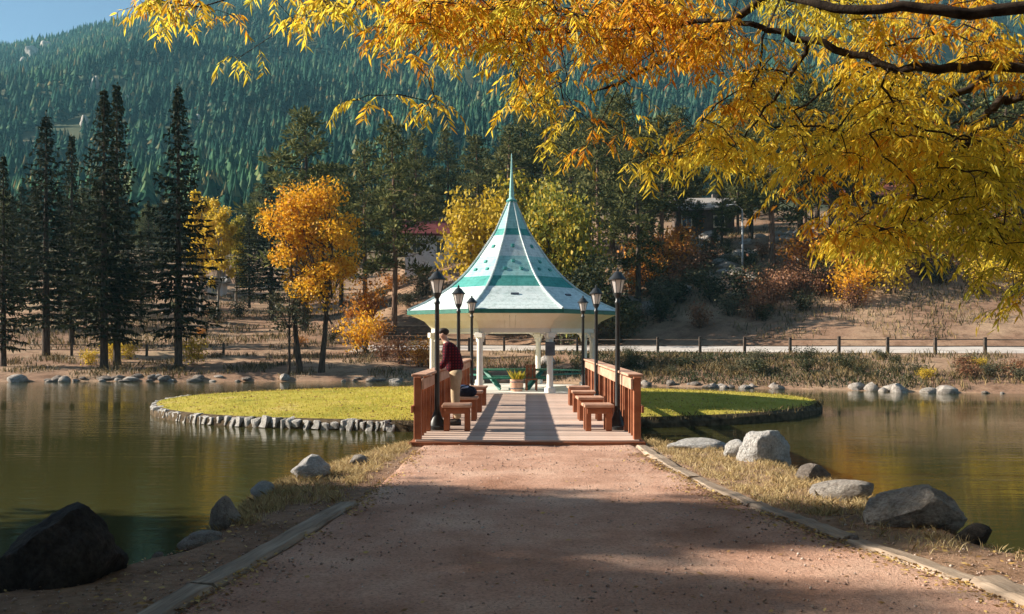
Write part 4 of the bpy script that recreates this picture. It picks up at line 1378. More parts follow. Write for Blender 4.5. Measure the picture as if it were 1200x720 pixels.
# golden tree on the shore
gold = proto(broadleaf, 301, 11, 'gold', 'trunk', crown=(0.22, 0.5), start=0.30, n=11500, stems=2, leaf=0.20, blobs=50, sep=1.1)
place_px(gold, "golden_tree", "golden orange leafed tree with two dark trunks on the shore", "tree", 364, 203, 47.5, None, 1.0, 0.25)
small = proto(broadleaf, 302, 5, 'greygreen', 'trunk', crown=(0.24, 0.5), start=0.40, n=1500, leaf=0.15, blobs=18)
place_px(small, "young_tree", "thin half bare young tree on the shore next to the golden tree", "tree", 339, 322, 47.0, None, 1.0)
pop = proto(broadleaf, 303, 10, 'yellow', 'pale_bark', crown=(0.15, 0.5), start=0.15, n=5000, leaf=0.26, blobs=30)
pop2 = proto(broadleaf, 304, 10, 'yellowgreen', 'pale_bark', crown=(0.16, 0.5), start=0.12, n=5000, leaf=0.26, blobs=30)
place_px(pop, "poplar_tree", "bright yellow poplar behind the lone shore spruce", "tree", 236, 212, 80, "poplars beyond the meadow", 0.9)
place_px(pop, "poplar_tree", "slender yellow poplar on the golden tree's side of the poplars", "tree", 256, 222, 77, "poplars beyond the meadow", 0.8)
place_px(pop2, "poplar_tree", "fading pale poplar nearest the meadow's grey green spruce", "tree", 277, 238, 86, "poplars beyond the meadow", 0.9)
# pines behind the golden tree and the house
Pn = PR['pine']; Ol = PR['olive']; Dk = PR['darkpine']
place_px(Dk[1], "pine_tree", "big dark round topped pine rising behind the golden tree", "tree", 357, 127, 70, "pines behind the pond", 1.2)
place_px(Pn[0], "pine_tree", "green pine with bare pale trunk standing by the white house", "tree", 462, 146, 66, "pines behind the pond", 0.9)
place_px(Pn[2], "pine_tree", "dense pine between the golden tree and the pale trunked pine", "tree", 428, 168, 76, "pines behind the pond", 1.0)
place_px(Dk[0], "pine_tree", "slim dark pine just behind the white house's roof", "tree", 524, 150, 95, "pines behind the pond", 0.9)
place_px(Ol[0], "pine_tree", "olive pine just behind the gazebo's spire", "tree", 596, 150, 84, "pines behind the pond", 1.2)
place_px(Ol[1], "pine_tree", "olive pine behind the yellow willow beside the gazebo roof", "tree", 560, 160, 88, "pines behind the pond", 1.2)
place_px(Pn[1], "pine_tree", "tall dark pine with bare trunk behind the gazebo spire", "tree", 640, 112, 86, "pines behind the pond", 1.0)
place_px(Ol[0], "pine_tree", "pale olive pine on the slope above the gazebo roof's far edge", "tree", 690, 140, 82, "pines behind the pond", 1.1)
place_px(Dk[0], "pine_tree", "dark dense pine on the rocky slope beyond the lamp opposite the man", "tree", 733, 112, 74, "pines behind the pond", 1.05)
place_px(Dk[1], "pine_tree", "dark pine with twin bare stems above orange bushes", "tree", 764, 140, 80, "pines behind the pond", 0.9)
place_px(Dk[0], "pine_tree", "small young pine beside the cabin", "tree", 800, 275, 72, "pines behind the pond", 1.2)
place_px(Dk[0], "pine_tree", "dark young pine hiding one end of the cabin", "tree", 846, 215, 80, "pines behind the pond", 1.1)
place_px(Pn[0], "pine_tree", "green pine leaning over the cabin roof from the gazebo's side", "tree", 797, 170, 82, "pines behind the pond", 1.0)
place_px(Ol[1], "pine_tree", "thin olive sapling pine in front of the cabin wall", "tree", 818, 236, 83, "pines behind the pond", 1.0)
place_px(Pn[1], "pine_tree", "young pine on the slope below the cabin", "tree", 838, 268, 78, "pines behind the pond", 1.1)
for i, (px, d, h, k) in enumerate([(702, 70, 14, Ol[0]), (718, 83, 15, Pn[1]), (748, 66, 14.5, Dk[0]), (796, 96, 15, Pn[0]), (775, 72, 13, Ol[1]), (858, 98, 15, Ol[0]), (880, 84, 14, Dk[0]), (905, 70, 15, Pn[2]),
        (938, 78, 15, Dk[1]), (975, 72, 15, Pn[0]), (1010, 82, 14, Dk[0]), (1062, 74, 15, Ol[1]), (1100, 80, 15, Dk[1]), (1140, 72, 15, Pn[1]), (1180, 78, 15, Dk[0]), (1215, 70, 15, Pn[2]), (668, 78, 13, Dk[1]), (610, 92, 16, Dk[0]), (488, 94, 15, Pn[2]), (400, 84, 13, Dk[0]), (382, 92, 14, Pn[0])]):
    kl = "tall green pine" if k in Pn else "tall pale olive pine" if k in Ol else "tall dense dark pine"
    place(k, "slope_pine", kl + " on the slope behind the gazebo and the road", "tree", (px - VPX) / FPX * d, d, h * rs.uniform(.9, 1.1), rs.uniform(0, 6.28), "pines on the slope behind the road", wide=1.1)
for (px, d, h) in [(-15, 70, 12), (15, 78, 11), (40, 95, 12), (70, 80, 11), (100, 72, 10), (118, 92, 12), (150, 84, 10), (190, 96, 11), (228, 100, 11), (165, 74, 8)]:
    place(rs.choice(S), "spruce_tree", "spruce of the dark stand behind the shore spruces", "tree", (px - VPX) / FPX * d, d, h, rs.uniform(0, 6.28), "spruces of the dark stand", wide=1.2)
# hillside pines, alike, filling the slope behind
for i in range(74):
    px = rs.uniform(-40, 1240)
    d = rs.uniform(92, 175)
    if px < 320: d = rs.uniform(115, 190)
    if 770 < px < 890 and d < 108: d += 22
    if 440 < px < 560 and d < 104: d += 18
    if px > 690 and rs.random() < 0.5: d = rs.uniform(84, 125)
    x = (px - VPX) / FPX * d
    k = rs.choice(Pn + Ol + Dk) if px > 380 else rs.choice(S + [Dk[0], Pn[2]])
    h = rs.uniform(9, 15) * (0.8 if px < 320 else 1.1)
    if 770 < px < 890 or 440 < px < 560: h *= 0.75
    kl = "narrow dark spruce" if k in S else "green pine" if k in Pn else "pale olive pine" if k in Ol else "dense dark pine"
    place(k, "hillside_pine", kl + " among many on the wooded slope below the mountain", "tree", x, d, h, rs.uniform(0, 6.28), "conifers on the wooded slope", wide=1.1)

# yellow willows and shrubs behind the gazebo
wil = proto(broadleaf, 311, 7, 'yellowgreen', 'trunk', crown=(0.36, 0.5), start=0.10, n=7000, stems=3, leaf=0.24, droop=0.35, blobs=40)
wil2 = proto(broadleaf, 312, 7, 'yellow', 'trunk', crown=(0.30, 0.5), start=0.12, n=5200, stems=2, leaf=0.24, droop=0.25, blobs=34)
place_px(wil2, "willow_tree", "bright yellow willow beside the gazebo roof toward the white house", "tree", 566, 212, 62, "willows behind the gazebo", 0.85)
place_px(wil, "willow_tree", "yellow green willow directly behind the gazebo roof", "tree", 622, 205, 65, "willows behind the gazebo", 0.95)
place_px(wil, "willow_tree", "yellow topped green willow behind the roof, away from the white house", "tree", 655, 206, 60, "willows behind the gazebo", 0.8)
place_px(proto(broadleaf, 313, 5, 'darkshrub', 'trunk', crown=(0.42, 0.5), start=0.05, n=5200, stems=3, leaf=0.2, blobs=34), "evergreen_bush", "dark green rounded bush behind the lamps near the road", "bush", 692, 292, 58, None, 1.1)
SH = {k: [proto(shrub, 320 + i + j * 3, 1.6, k, 'trunk', n=900) for i in range(2)] for j, k in enumerate(['orange', 'russet', 'darkshrub', 'yellow', 'greygreen', 'gold'])}
def bush(kind, label, px, d, h, group, wide=1.0):
    x = (px - VPX) / FPX * d
    t = place(rs.choice(SH[kind]), "shrub", label, "shrub", x, d, h, rs.uniform(0, 6.28), group, ("stems", "foliage"), wide)
    return t
bush('gold', "orange shrub behind the golden tree's trunks", 424, 57, 2.7, None, 1.0)
bush('orange', "upper orange shrub between the golden tree and the pale trunked pine", 431, 68, 3.6, None, 0.9)
for px, d, h in [(134, 53, 1.3), (152, 55, 1.2), (228, 51, 1.6), (104, 51, 1.0)]:
    bush('yellow', "small yellowing bush among the shore spruces", px, d, h, "yellow bushes by the spruces")
for px, d, h in [(765, 73, 3.0), (780, 76, 3.2), (750, 76, 2.2), (798, 80, 2.8), (1003, 64, 3.4), (1030, 66, 4.2), (1050, 70, 4.0), (1018, 72, 4.0), (505, 49.5, 1.2), (492, 50, 1.6)]:
    bush('orange', "orange autumn bush on the slope or bank", px, d, h, "orange bushes on the slopes", 1.1)
for px, d, h in [(900, 60, 2.8), (886, 59, 2.2), (914, 62, 2.2), (960, 62, 1.8), (1080, 64, 2.0), (1000, 59, 1.8), (1140, 63, 2.2), (450, 52, 1.4), (470, 51, 1.6), (820, 59, 1.8)]:
    bush('russet', "russet half bare bush on the slope", px, d, h, "russet bushes on the slopes", 1.0)
for i in range(34):
    px, d = rs.uniform(690, 985), rs.uniform(58, 74)
    kd = rs.choice(['darkshrub', 'darkshrub', 'greygreen', 'russet'])
    bush(kd, {'darkshrub': "dark green bush", 'greygreen': "grey green bush", 'russet': "reddish brown bush"}[kd] + " on the shaded slope between road and cabin", px, d, rs.uniform(1.0, 2.6), "bushes on the shaded slope", 1.3)
for i in range(40):
    px = rs.uniform(560, 1210)
    d = rs.uniform(58, 80)
    if d < 61 and px > 720: d += 3
    x = (px - VPX) / FPX * d
    if d - float(far_shore(np.array([x]))[0]) < 18: d += 7
    kd = rs.choice(['darkshrub', 'greygreen', 'darkshrub', 'russet'])
    bush(kd, {'darkshrub': "low dark green", 'greygreen': "low grey green", 'russet': "low reddish brown"}[kd] + " scrub bush on the slope beyond the road", px, d, rs.uniform(0.9, 2.4), "low bushes beyond the road", 1.2)
for i in range(16):
    px = rs.uniform(230, 560)
    d = rs.uniform(60, 84)
    bush(rs.choice(['greygreen', 'orange', 'russet', 'darkshrub']), "low bush on the dry slope behind the shore trees", px, d, rs.uniform(0.7, 1.8), "low bushes on the dry slope", 1.2)
for i in range(40):
    x = rs.uniform(3, 26)
    y = float(far_shore(np.array([x]))[0]) + rs.uniform(2.0, 9.0)
    px = VPX + x / y * FPX
    kd = rs.choice(['darkshrub', 'darkshrub', 'greygreen']) if px < 1080 else rs.choice(['greygreen', 'yellow', 'russet'])  # dark kinds favoured on this stretch to stand in for tree shade
    bush(kd, {'darkshrub': "low dark green", 'greygreen': "low grey green", 'russet': "low reddish brown", 'yellow': "low yellow"}[kd] + " shrub on the bank between pond and road fence", px, y, rs.uniform(0.35, 0.8), "shrubs on the road bank", 1.5)

for px, d, h in [(1000, 60, 3.0), (1022, 63, 4.4), (1044, 61, 3.4), (985, 66, 3.6), (1075, 67, 3.6), (1150, 60, 2.4), (1192, 60, 3.0), (1110, 66, 3.4), (940, 68, 3.0), (1170, 68, 4.0)]:
    kd = rs.choice(['orange', 'gold', 'yellow'])
    bush(kd, {'orange': "rusty orange", 'gold': "golden orange", 'yellow': "bright yellow"}[kd] + " bush on the slope under the overhanging leaves", px, d, h, "bright bushes under the overhanging leaves", 1.1)
for px, d, h in [(762, 69, 2.8), (772, 71, 3.4), (786, 72, 3.0), (755, 74, 3.4), (800, 74, 2.6), (742, 68, 2.0)]:
    bush('orange', "orange bush on the rocky slope below the twin stemmed pine", px, d, h, "orange bushes on the rocky slope", 1.15)
# trees out of the picture on the left shore: their shadows fall over the path
DP = proto(pine, 231, 12, 'pine', 'pine_bark', spread=0.26, start=0.25, nb=64, clump=34)
for (x, y, h, k, wd) in [(X_, ys_ + math.tan(SUN_AZ) * (1 - X_), (X_t - X_) * math.tan(SUN_EL), DP, w_) for X_, ys_, X_t, w_ in
        [(-15, 7.7, 4.4, 0.75), (-19, 7.5, 4.9, 0.7), (-22, 8.0, 4.6, 0.6), (-18, 6.0, 1.0, 0.8), (-21, 6.6, 1.4, 0.7), (-15.5, 5.2, 1.4, 0.75), (-24, 5.6, 1.7, 0.7),
         (-18.5, 3.5, 6.0, 0.62), (-24, 3.7, 6.2, 0.6), (-15.5, 2.2, 6.0, 0.8), (-21, 2.4, 6.4, 0.75), (-17, 0.2, 5.8, 1.0), (-25, 1.2, 6.2, 0.9), (-20, -2.4, 5.5, 1.1)]]:
    place(k, "shore_pine", "pine on the pond's side shore beyond the dark triangular boulder", "tree", x, y, h, rs.uniform(0, 6.28), "pines on the side shore", wide=wd)
# unseen pines added behind and beside the camera to cut sky light on the path
for (x, y) in [(-11, -7), (-5.5, -9), (0.5, -10), (6, -8.5), (11, -5), (14, 0.5), (-16, -9), (-8, -15), (3, -16), (13, -12), (17, 5), (-2, -20), (9, -19)]:
    place(rs.choice([DP, Dk[1], DP]), "sky_block_pine", "tall unseen pine added behind the camera to block sky light", "tree", x, y, rs.uniform(13, 17), rs.uniform(0, 6.28), "added pines that block sky light", wide=1.2)

# ------------------------------------------------------------------ fences
fen = thing("road_fence", "dark wooden post and rail fence along the pale road", "fence", (0, 0, 0))
fx = np.arange(-8.6, 34, 2.35)
fpost = MB().box((0, 0, 0.42), (0.15, 0.15, 1.0), None, 0.01).mesh("post", M['fence_wood'])
prev = None
for x in fx:
    y = float(far_shore(np.array([x]))[0]) + 11.1
    z = tz1(x, y)
    obj("post", fpost, fen, (x, y, z), (0, 0, rs.uniform(-.1, .1)), (1, 1, rs.uniform(0.94, 1.06)))
    if prev is not None:
        for hz in (0.42, 0.78):
            MB().beam((prev[0] + .04, prev[1] + 0.09, prev[2] + hz), (x - .04, y + 0.09, z + hz + rs.uniform(-.02, .02)), 0.05, 0.055).build("rail", M['fence_wood'], fen)
    prev = (x, y, z)
fen2 = thing("meadow_fence", "low wooden post and wire fence on the meadow behind the shore spruces", "fence", (0, 0, 0))
prev = None
for px in (-10, 84, 172, 262, 345, 430):
    x = (px - VPX) / FPX * 57
    z = tz1(x, 57)
    obj("post", fpost, fen2, (x, 57, z - 0.05), (0, 0, 0), (0.9, 0.9, 0.92))
    if prev:
        for hz in (0.4, 0.75):
            MB().tube([(prev[0], 57.06, prev[1] + hz), ((prev[0] + x) / 2, 57.06, (prev[1] + z) / 2 + hz - 0.04), (x, 57.06, z + hz)], 0.02, 4).build("wire", M['fence_wood'], fen2)
    prev = (x, z)

# ------------------------------------------------------------------ houses beyond
def house(label, px, d, w, dep, hw, hr, wall, roofm, wins, rz=0.0, dz=0.0, name="house"):
    x = (px - VPX) / FPX * d
    z = tz1(x, d) + dz
    t = thing(name, label, "house", (x, d, z), rz)
    MB().box((0, dep / 2, hw / 2 - 0.8), (w, dep, hw + 1.6)).build("wall", wall, t)
    rf = MB()
    o = 0.45
    v = [(-w / 2 - o, -o, hw - 0.1), (w / 2 + o, -o, hw - 0.1), (w / 2 + o, dep + o, hw - 0.1), (-w / 2 - o, dep + o, hw - 0.1), (-w / 2 - o, dep / 2, hw + hr), (w / 2 + o, dep / 2, hw + hr)]
    v2 = [(a, b, c - 0.18) for a, b, c in v]
    rf.add(v, [(0, 1, 5, 4), (2, 3, 4, 5), (0, 4, 3), (1, 2, 5)])
    rf.add([(-w / 2 - o, -o - 0.02, hw - 0.30), (w / 2 + o, -o - 0.02, hw - 0.30), (w / 2 + o, -o - 0.02, hw - 0.10), (-w / 2 - o, -o - 0.02, hw - 0.10)], [(0, 1, 2, 3)])
    rf.add(v2[:4], [(3, 2, 1, 0)])
    rfo = rf.build("roof", roofm, t)
    MB().box((w * 0.25, dep * 0.6, hw + hr * 0.9), (0.7, 0.7, 1.2)).build("chimney", M['mid_rock'], rfo)
    for (wx, wz, ww, wh) in wins:
        g = MB().box((wx, -0.015, wz), (ww, 0.05, wh)).build("window", M['window_glass'], t)
        b = MB()
        b.box((wx, -0.05, wz + wh / 2 + 0.05), (ww + 0.24, 0.08, 0.12)); b.box((wx, -0.05, wz - wh / 2 - 0.05), (ww + 0.24, 0.08, 0.12))
        b.box((wx - ww / 2 - 0.06, -0.05, wz), (0.12, 0.07, wh)); b.box((wx + ww / 2 + 0.06, -0.05, wz), (0.12, 0.07, wh))
        b.box((wx, -0.055, wz), (0.06, 0.04, wh))
        b.build("frame", M['cream_frame'], g)
    return t
house("white walled house with dark maroon roof among the pines", 503, 88, 5.0, 5, 2.9, 1.6, M['house_white'], M['maroon_roof'], [(1.2, 1.5, 0.8, 1.4), (-1.3, 1.5, 0.8, 1.2)], 0.05, 1.0)
shd = thing("canvas_canopy", "small teal canvas canopy beside the white house", "canopy", P(541, 300, 84))
shd.location.z = tz1(shd.location.x, 84)
for sx in (-1, 1):
    for sy in (-1, 1):
        MB().box((sx * 0.8, sy * 0.8, 0.9), (0.07, 0.07, 2.0)).build("pole", M['galvanized'], shd)
MB().lathe([(1.32, 1.35), (1.30, 1.75), (0.1, 2.5), (0.0, 2.52)], 4, (0, 0, 0), R(45)).build("cover", M['teal_cloth'], shd)
house("dark timber cabin with pale roof edge on the rocky slope", 826, 90, 6.0, 5, 3.0, 1.4, M['house_tan'], M['grey_roof'], [(-1.9, 1.5, 0.9, 1.1), (1.5, 1.5, 1.0, 1.1)], -0.08, 0.2, "cabin")
house("low house with brick red roof showing through the yellow canopy leaves", 1030, 96, 8.0, 5, 2.6, 2.0, M['house_tan'], M['red_roof'], [(-2, 1.4, 1.2, 1.2), (1.6, 1.4, 1.2, 1.2)], 0.0, 0.8)
# shed at the back of the meadow
house("little white shed at the end of the dry meadow by the poplars", 252, 92, 1.6, 2, 1.6, 0.6, M['house_white'], M['grey_roof'], [(0.0, 0.8, 0.5, 0.8)], 0.1, 0.0, "shed")

# street light on the slope
slx = (870 - VPX) / FPX * 70
sl = thing("street_light", "tall galvanized street light with curved arm on the slope", "street light", (slx, 70, tz1(slx, 70)))
MB().lathe([(0.09, -0.2), (0.085, 1), (0.06, 4.9)], 10).build("pole", M['galvanized'], sl, smooth=True)
MB().tube([(0, 0, 4.85), (-0.3, 0, 5.15), (-0.7, 0, 5.3), (-1.1, 0, 5.25)], 0.035, 6).build("arm", M['galvanized'], sl, smooth=True)
MB().lathe([(0.0, 5.10), (0.14, 5.13), (0.16, 5.2), (0.06, 5.3), (0, 5.32)], 10, (-1.22, 0, 0)).build("lamp_head", M['galvanized'], sl, smooth=True)
# wooden bench-height sign board low wall at the meadow
wl_ = thing("timber_wall", "low reddish timber retaining wall on the slope beyond the shrubs", "wall", P(485, 370, 64))
wl_.location.z = tz1(wl_.location.x, 64)
for q in range(4):
    MB().box((rs.uniform(-.05, .05), 0, 0.1 + q * 0.26), (4.6, 0.25, 0.245), None, 0.02).build("timber", M['fence_wood'], wl_)

# ------------------------------------------------------------------ far forest on the mountain
NF = 40000
fy = np.sqrt(RNG.uniform(185 ** 2, 1010 ** 2, NF * 2))
fxx = (RNG.uniform(-0.80, 0.78, NF * 2)) * fy
rockmask = fbm(fxx / 55.0, fy / 80.0, 0, 77, 3)
keep = rockmask < 0.20
fxx, fy = fxx[keep][:NF], fy[keep][:NF]
# a line of trees along the skyline
fxx = np.concatenate([fxx, RNG.uniform(-760, 200, 500)])
fy = np.concatenate([fy, RNG.uniform(985, 1005, 500)])
fz = tz(fxx, fy)
n = len(fxx)
fh = RNG.uniform(6.0, 11.5, n) * (0.75 + 0.5 * RNG.random(n)) * np.interp(fy, [185, 500], [1.15, 1.0])
fr = fh * RNG.uniform(0.19, 0.30, n)
V, F = [], []
base = 0
def forest_trees(sel, sides, lay, star):
    global base
    x_, y_, z_, h_, r_ = fxx[sel], fy[sel], fz[sel], fh[sel], fr[sel]
    m_ = len(x_)
    lx, ly = RNG.normal(0, .03, m_) * h_, RNG.normal(0, .03, m_) * h_
    for (z0, z1, rr_) in lay:
        ang = np.arange(sides) * 2 * np.pi / sides
        jit = RNG.uniform(0.7, 1.2, (m_, sides)) * np.where(np.arange(sides) % 2 == 0, 1.0, star)[None]
        a = ang[None, :] + RNG.uniform(0, 6.28, m_)[:, None]
        rx_ = r_[:, None] * rr_ * jit
        zz = z0 + RNG.uniform(-.05, .05, (m_, sides)) + np.where(np.arange(sides) % 2 == 0, -0.03, 0.03)[None]
        ring = np.stack([x_[:, None] + np.cos(a) * rx_ + (lx * z0)[:, None], y_[:, None] + np.sin(a) * rx_ + (ly * z0)[:, None], z_[:, None] + h_[:, None] * zz], -1)
        top = np.stack([x_ + lx * z1, y_ + ly * z1, z_ + h_ * z1], -1)[:, None, :]
        V.append(np.concatenate([ring, top], 1).reshape(-1, 3))
        idx = base + np.arange(m_)[:, None, None] * (sides + 1)
        k = np.arange(sides)
        tri = np.stack([k, (k + 1) % sides, np.full(sides, sides)], -1)[None]
        F.append((idx + tri).reshape(-1, 3))
        base += m_ * (sides + 1)
near_f = fy < 430
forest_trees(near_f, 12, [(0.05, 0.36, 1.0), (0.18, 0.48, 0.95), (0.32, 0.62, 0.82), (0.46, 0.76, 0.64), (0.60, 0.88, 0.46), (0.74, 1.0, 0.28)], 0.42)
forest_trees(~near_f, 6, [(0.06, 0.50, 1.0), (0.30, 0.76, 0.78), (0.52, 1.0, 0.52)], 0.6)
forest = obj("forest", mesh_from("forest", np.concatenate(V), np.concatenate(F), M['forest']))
tag(forest, "dense blue green conifer forest covering the mountain side", "forest", kind="stuff")

# pale crags on the mountain
crag_me = [rock_mesh("crag", 140 + i, 3, 9, M['granite'], 0.30) for i in range(3)]
for (px, py, d, s) in [(38, 72, 930, 26), (55, 62, 940, 20), (30, 78, 900, 16), (110, 105, 800, 15), (150, 128, 700, 13), (232, 150, 560, 12), (100, 150, 640, 12), (225, 28, 900, 24), (355, 38, 900, 20)]:
    x = (px - VPX) / FPX * d
    yv = d
    # march along the sight line until the slope is met
    for q in np.arange(230, 1000, 6.0):
        xx = (px - VPX) / FPX * q
        if tz1(xx, q) > CAM_H + (HOR - py) / FPX * q:
            x, yv = xx, q
            break
    s2 = s * yv / d
    o = obj("crag", rs.choice(crag_me), None, (x, yv, tz1(x, yv) + s2 * 0.12), (0, rs.uniform(-.5, .5), rs.uniform(0, 6.28)), (s2 * 0.38, s2 * 0.3, s2 * rs.uniform(0.45, 0.7)))
    tag(o, "pale rock crag jutting from the forested mountain side", "crag", "crags on the mountain")

# ------------------------------------------------------------------ grasses, leaves, pebbles
def blades(name, x, y, z, hmin, hmax, w, mat, lean=0.5):
    n = len(x)
    h = RNG.uniform(hmin, hmax, n)
    a = RNG.uniform(0, 6.28, n)
    la = RNG.uniform(0, 6.28, n)
    ll = h * RNG.uniform(0.1, lean, n)
    b = np.stack([x, y, z - 0.01], -1)
    sd_ = np.stack([np.cos(a), np.sin(a), np.zeros(n)], -1) * (w * RNG.uniform(.6, 1.3, n))[:, None]
    mid = b + np.stack([np.cos(la) * ll * .35, np.sin(la) * ll * .35, h * .6], -1)
    tip = b + np.stack([np.cos(la) * ll, np.sin(la) * ll, h], -1)
    v = np.stack([b - sd_, b + sd_, mid + sd_ * .7, tip, mid - sd_ * .7], 1).reshape(-1, 3)
    f = np.arange(5 * n).reshape(n, 5)
    return tag(obj(name, mesh_from(name, v, f, mat)), kind="stuff")

# dry grass on both verges of the causeway, in tufts
def verge(nc, y0, y1, side, per, off0, off1):
    X, Y = [], []
    for _ in range(nc):
        y = rs.uniform(y0, y1)
        l, r_ = path_edges(np.array([y]))
        sl_, sr_ = float(np.interp(y, XL_Y, XL_X)), float(np.interp(y, XR_Y, XR_X))
        a, b = (sl_ + 0.12, float(l[0]) - 0.12) if side < 0 else (float(r_[0]) + 0.24, sr_ - 0.12)
        u = rs.uniform(off0, off1)
        c = a + (b - a) * u
        k = rs.randint(per // 2, per)
        X += list(c + RNG.normal(0, 0.055, k)); Y += list(y + RNG.normal(0, 0.055, k))
    X, Y = np.array(X), np.array(Y)
    return X, Y, tz(X, Y)
g1 = verge(520, 8.6, 14.2, -1, 40, 0.05, 0.95)
g2 = verge(160, 7.6, 9.4, -1, 40, 0.02, 0.55)
g3 = verge(640, 8.0, 14.2, 1, 40, 0.02, 0.95)
g4 = verge(70, 6.2, 8.2, 1, 26, 0.1, 0.9)
for nm, lb, parts in (("dry_grass", "pale dry grass tufts on the verge by the upright boulder", (g1, g2)), ("dry_grass", "pale dry grass strip between timber edging and the long grey boulder", (g3, g4))):
    X = np.concatenate([p[0] for p in parts]); Y = np.concatenate([p[1] for p in parts]); Z = np.concatenate([p[2] for p in parts])
    tag(blades(nm, X, Y, Z, 0.02, 0.10, 0.003, M['drygrass'], 1.3), lb, "grass")

# rough grass on the far banks
X = RNG.uniform(-32, 30, 26000)
T = RNG.uniform(0.3, 11, 26000)
Y = far_shore(X) + T
cl = fbm(X * 0.5, Y * 0.5, 0, 55, 3) + np.where(X > 0, 0.12, -0.06)
kp = cl > -0.02
X, Y = X[kp], Y[kp]
shade_bank = (X > 2) & (X < 17 + 2 * np.sin(Y * 3))  # stretch where dark blades stand in for tree shade
tag(blades("bank_grass", X[~shade_bank], Y[~shade_bank], tz(X[~shade_bank], Y[~shade_bank]), 0.12, 0.42, 0.02, M['bankgrass'], 0.9), "rough straw coloured grass on the far banks of the pond", "grass")
XD = np.concatenate([X[shade_bank], RNG.uniform(2.5, 17.5, 9000)])
YD = np.concatenate([Y[shade_bank], far_shore(XD[shade_bank.sum():]) + RNG.uniform(0.6, 10.6, 9000)])
un = fbm(XD * 0.7, YD * 0.7, 0, 58, 3)
kd_ = un > 0.02
tag(blades("bank_tussocks", XD[~kd_], YD[~kd_], tz(XD[~kd_], YD[~kd_]), 0.10, 0.40, 0.02, M['bankgrass'], 1.2), "brown grass tussocks among the shade-dark undergrowth below the road", "grass")
XD, YD = XD[kd_], YD[kd_]
tag(blades("bank_shade_undergrowth", XD, YD, tz(XD, YD), 0.05, 0.26, 0.024, M['darkshrub'], 1.5), "undergrowth coloured dark for tree shade on the bank below the road fence", "undergrowth")
X = RNG.uniform(-45, 50, 52000)
Y = RNG.uniform(52, 92, 52000)
kp = (fbm(X * 0.25, Y * 0.25, 0, 56, 3) > -0.06) & (Y - far_shore(X) > np.where(X > -8, 18.0, 14.0))
X, Y = X[kp], Y[kp]
tag(blades("slope_grass", X, Y, tz(X, Y), 0.15, 0.5, 0.03, M['bankgrass'], 0.9), "rough grass on the slopes below the pines", "grass")
# lawn blades on the island
n = 30000
th = RNG.uniform(0, 2 * np.pi, n); rho = np.sqrt(RNG.uniform(0, 1, n))
ir = np.array([island_r(t_) for t_ in th])
X = IC[0] + np.cos(th) * ir * rho; Y = IC[1] + np.sin(th) * ir * rho
kp = ((X - GC[0]) ** 2 + (Y - GC[1]) ** 2 > 3.0 ** 2) & ~((np.abs(X) < 1.9) & (Y < 25))
X, Y, rho = X[kp], Y[kp], rho[kp]
tag(blades("lawn_grass", X, Y, -0.33 + 0.23 * (1 - rho ** 2), 0.03, 0.075, 0.008, M['lawnblade'], 0.8), "short bright green lawn grass on the island", "grass")

# taller fringe along the island rim
th = RNG.uniform(0, 2 * np.pi, 5200)
ir = np.array([island_r(t_) for t_ in th]) * RNG.uniform(0.985, 1.022, 5200)
X = IC[0] + np.cos(th) * ir; Y = IC[1] + np.sin(th) * ir
kp = (np.cos(th) > -0.25) & ~((np.abs(X) < 1.9) & (Y < 25))
X, Y = X[kp], Y[kp]
tag(blades("rim_grass", X, Y, np.full(len(X), -0.32) - RNG.uniform(0, .12, len(X)), 0.05, 0.16, 0.008, M['bankgrass'], 1.2), "rough brown grass fringe along the island's soil edge", "grass")
# fallen leaves and pebbles
def flakes(name, n, mat, size, area, lab, cat):
    X = RNG.uniform(area[0], area[1], n); Y = 4.0 + (area[3] - 4.0) * RNG.uniform(0, 1, n) ** 1.3
    Z = tz(X, Y)
    kp = Z > WATER_Z + 0.12
    X, Y, Z = X[kp], Y[kp], Z[kp]
    n = len(X)
    pl, pr2 = path_edges(Y)
    inside = (X > pl) & (X < pr2)
    Z = Z + np.where(inside, 0.034, 0.02)
    keep2 = ~inside | (RNG.random(n) < 0.10)
    X, Y, Z = X[keep2], Y[keep2], Z[keep2]
    n = len(X)
    a = RNG.uniform(0, 6.28, n); s = size * RNG.uniform(.5, 1.4, n)
    u = np.stack([np.cos(a) * s, np.sin(a) * s, RNG.uniform(-.25, .25, n) * s], -1)
    w = np.stack([-np.sin(a) * s * .45, np.cos(a) * s * .45, RNG.uniform(-.3, .3, n) * s], -1)
    c = np.stack([X, Y, Z], -1)
    v = np.stack([c - u, c + w, c + u, c - w], 1).reshape(-1, 3)
    return tag(obj(name, mesh_from(name, v, np.arange(4 * n).reshape(n, 4), mat)), lab, cat, None, "stuff")
n = 1500
th = RNG.uniform(0, 2 * np.pi, n); rho = np.sqrt(RNG.uniform(0, 1, n))
ir = np.array([island_r(t_) for t_ in th])
X = IC[0] + np.cos(th) * ir * rho; Y = IC[1] + np.sin(th) * ir * rho
kp = ((X - GC[0]) ** 2 + (Y - GC[1]) ** 2 > 3.1 ** 2) & ~((np.abs(X) < 2.0) & (Y < 25))
X, Y, rho = X[kp], Y[kp], rho[kp]
n = len(X)
a = RNG.uniform(0, 6.28, n); sz = RNG.uniform(0.03, 0.06, n)
u = np.stack([np.cos(a) * sz, np.sin(a) * sz, 0.3 * sz], -1); w = np.stack([-np.sin(a) * sz * .5, np.cos(a) * sz * .5, RNG.uniform(-.3, .3, n) * sz], -1)
c = np.stack([X, Y, -0.33 + 0.23 * (1 - rho ** 2) + 0.05], -1)
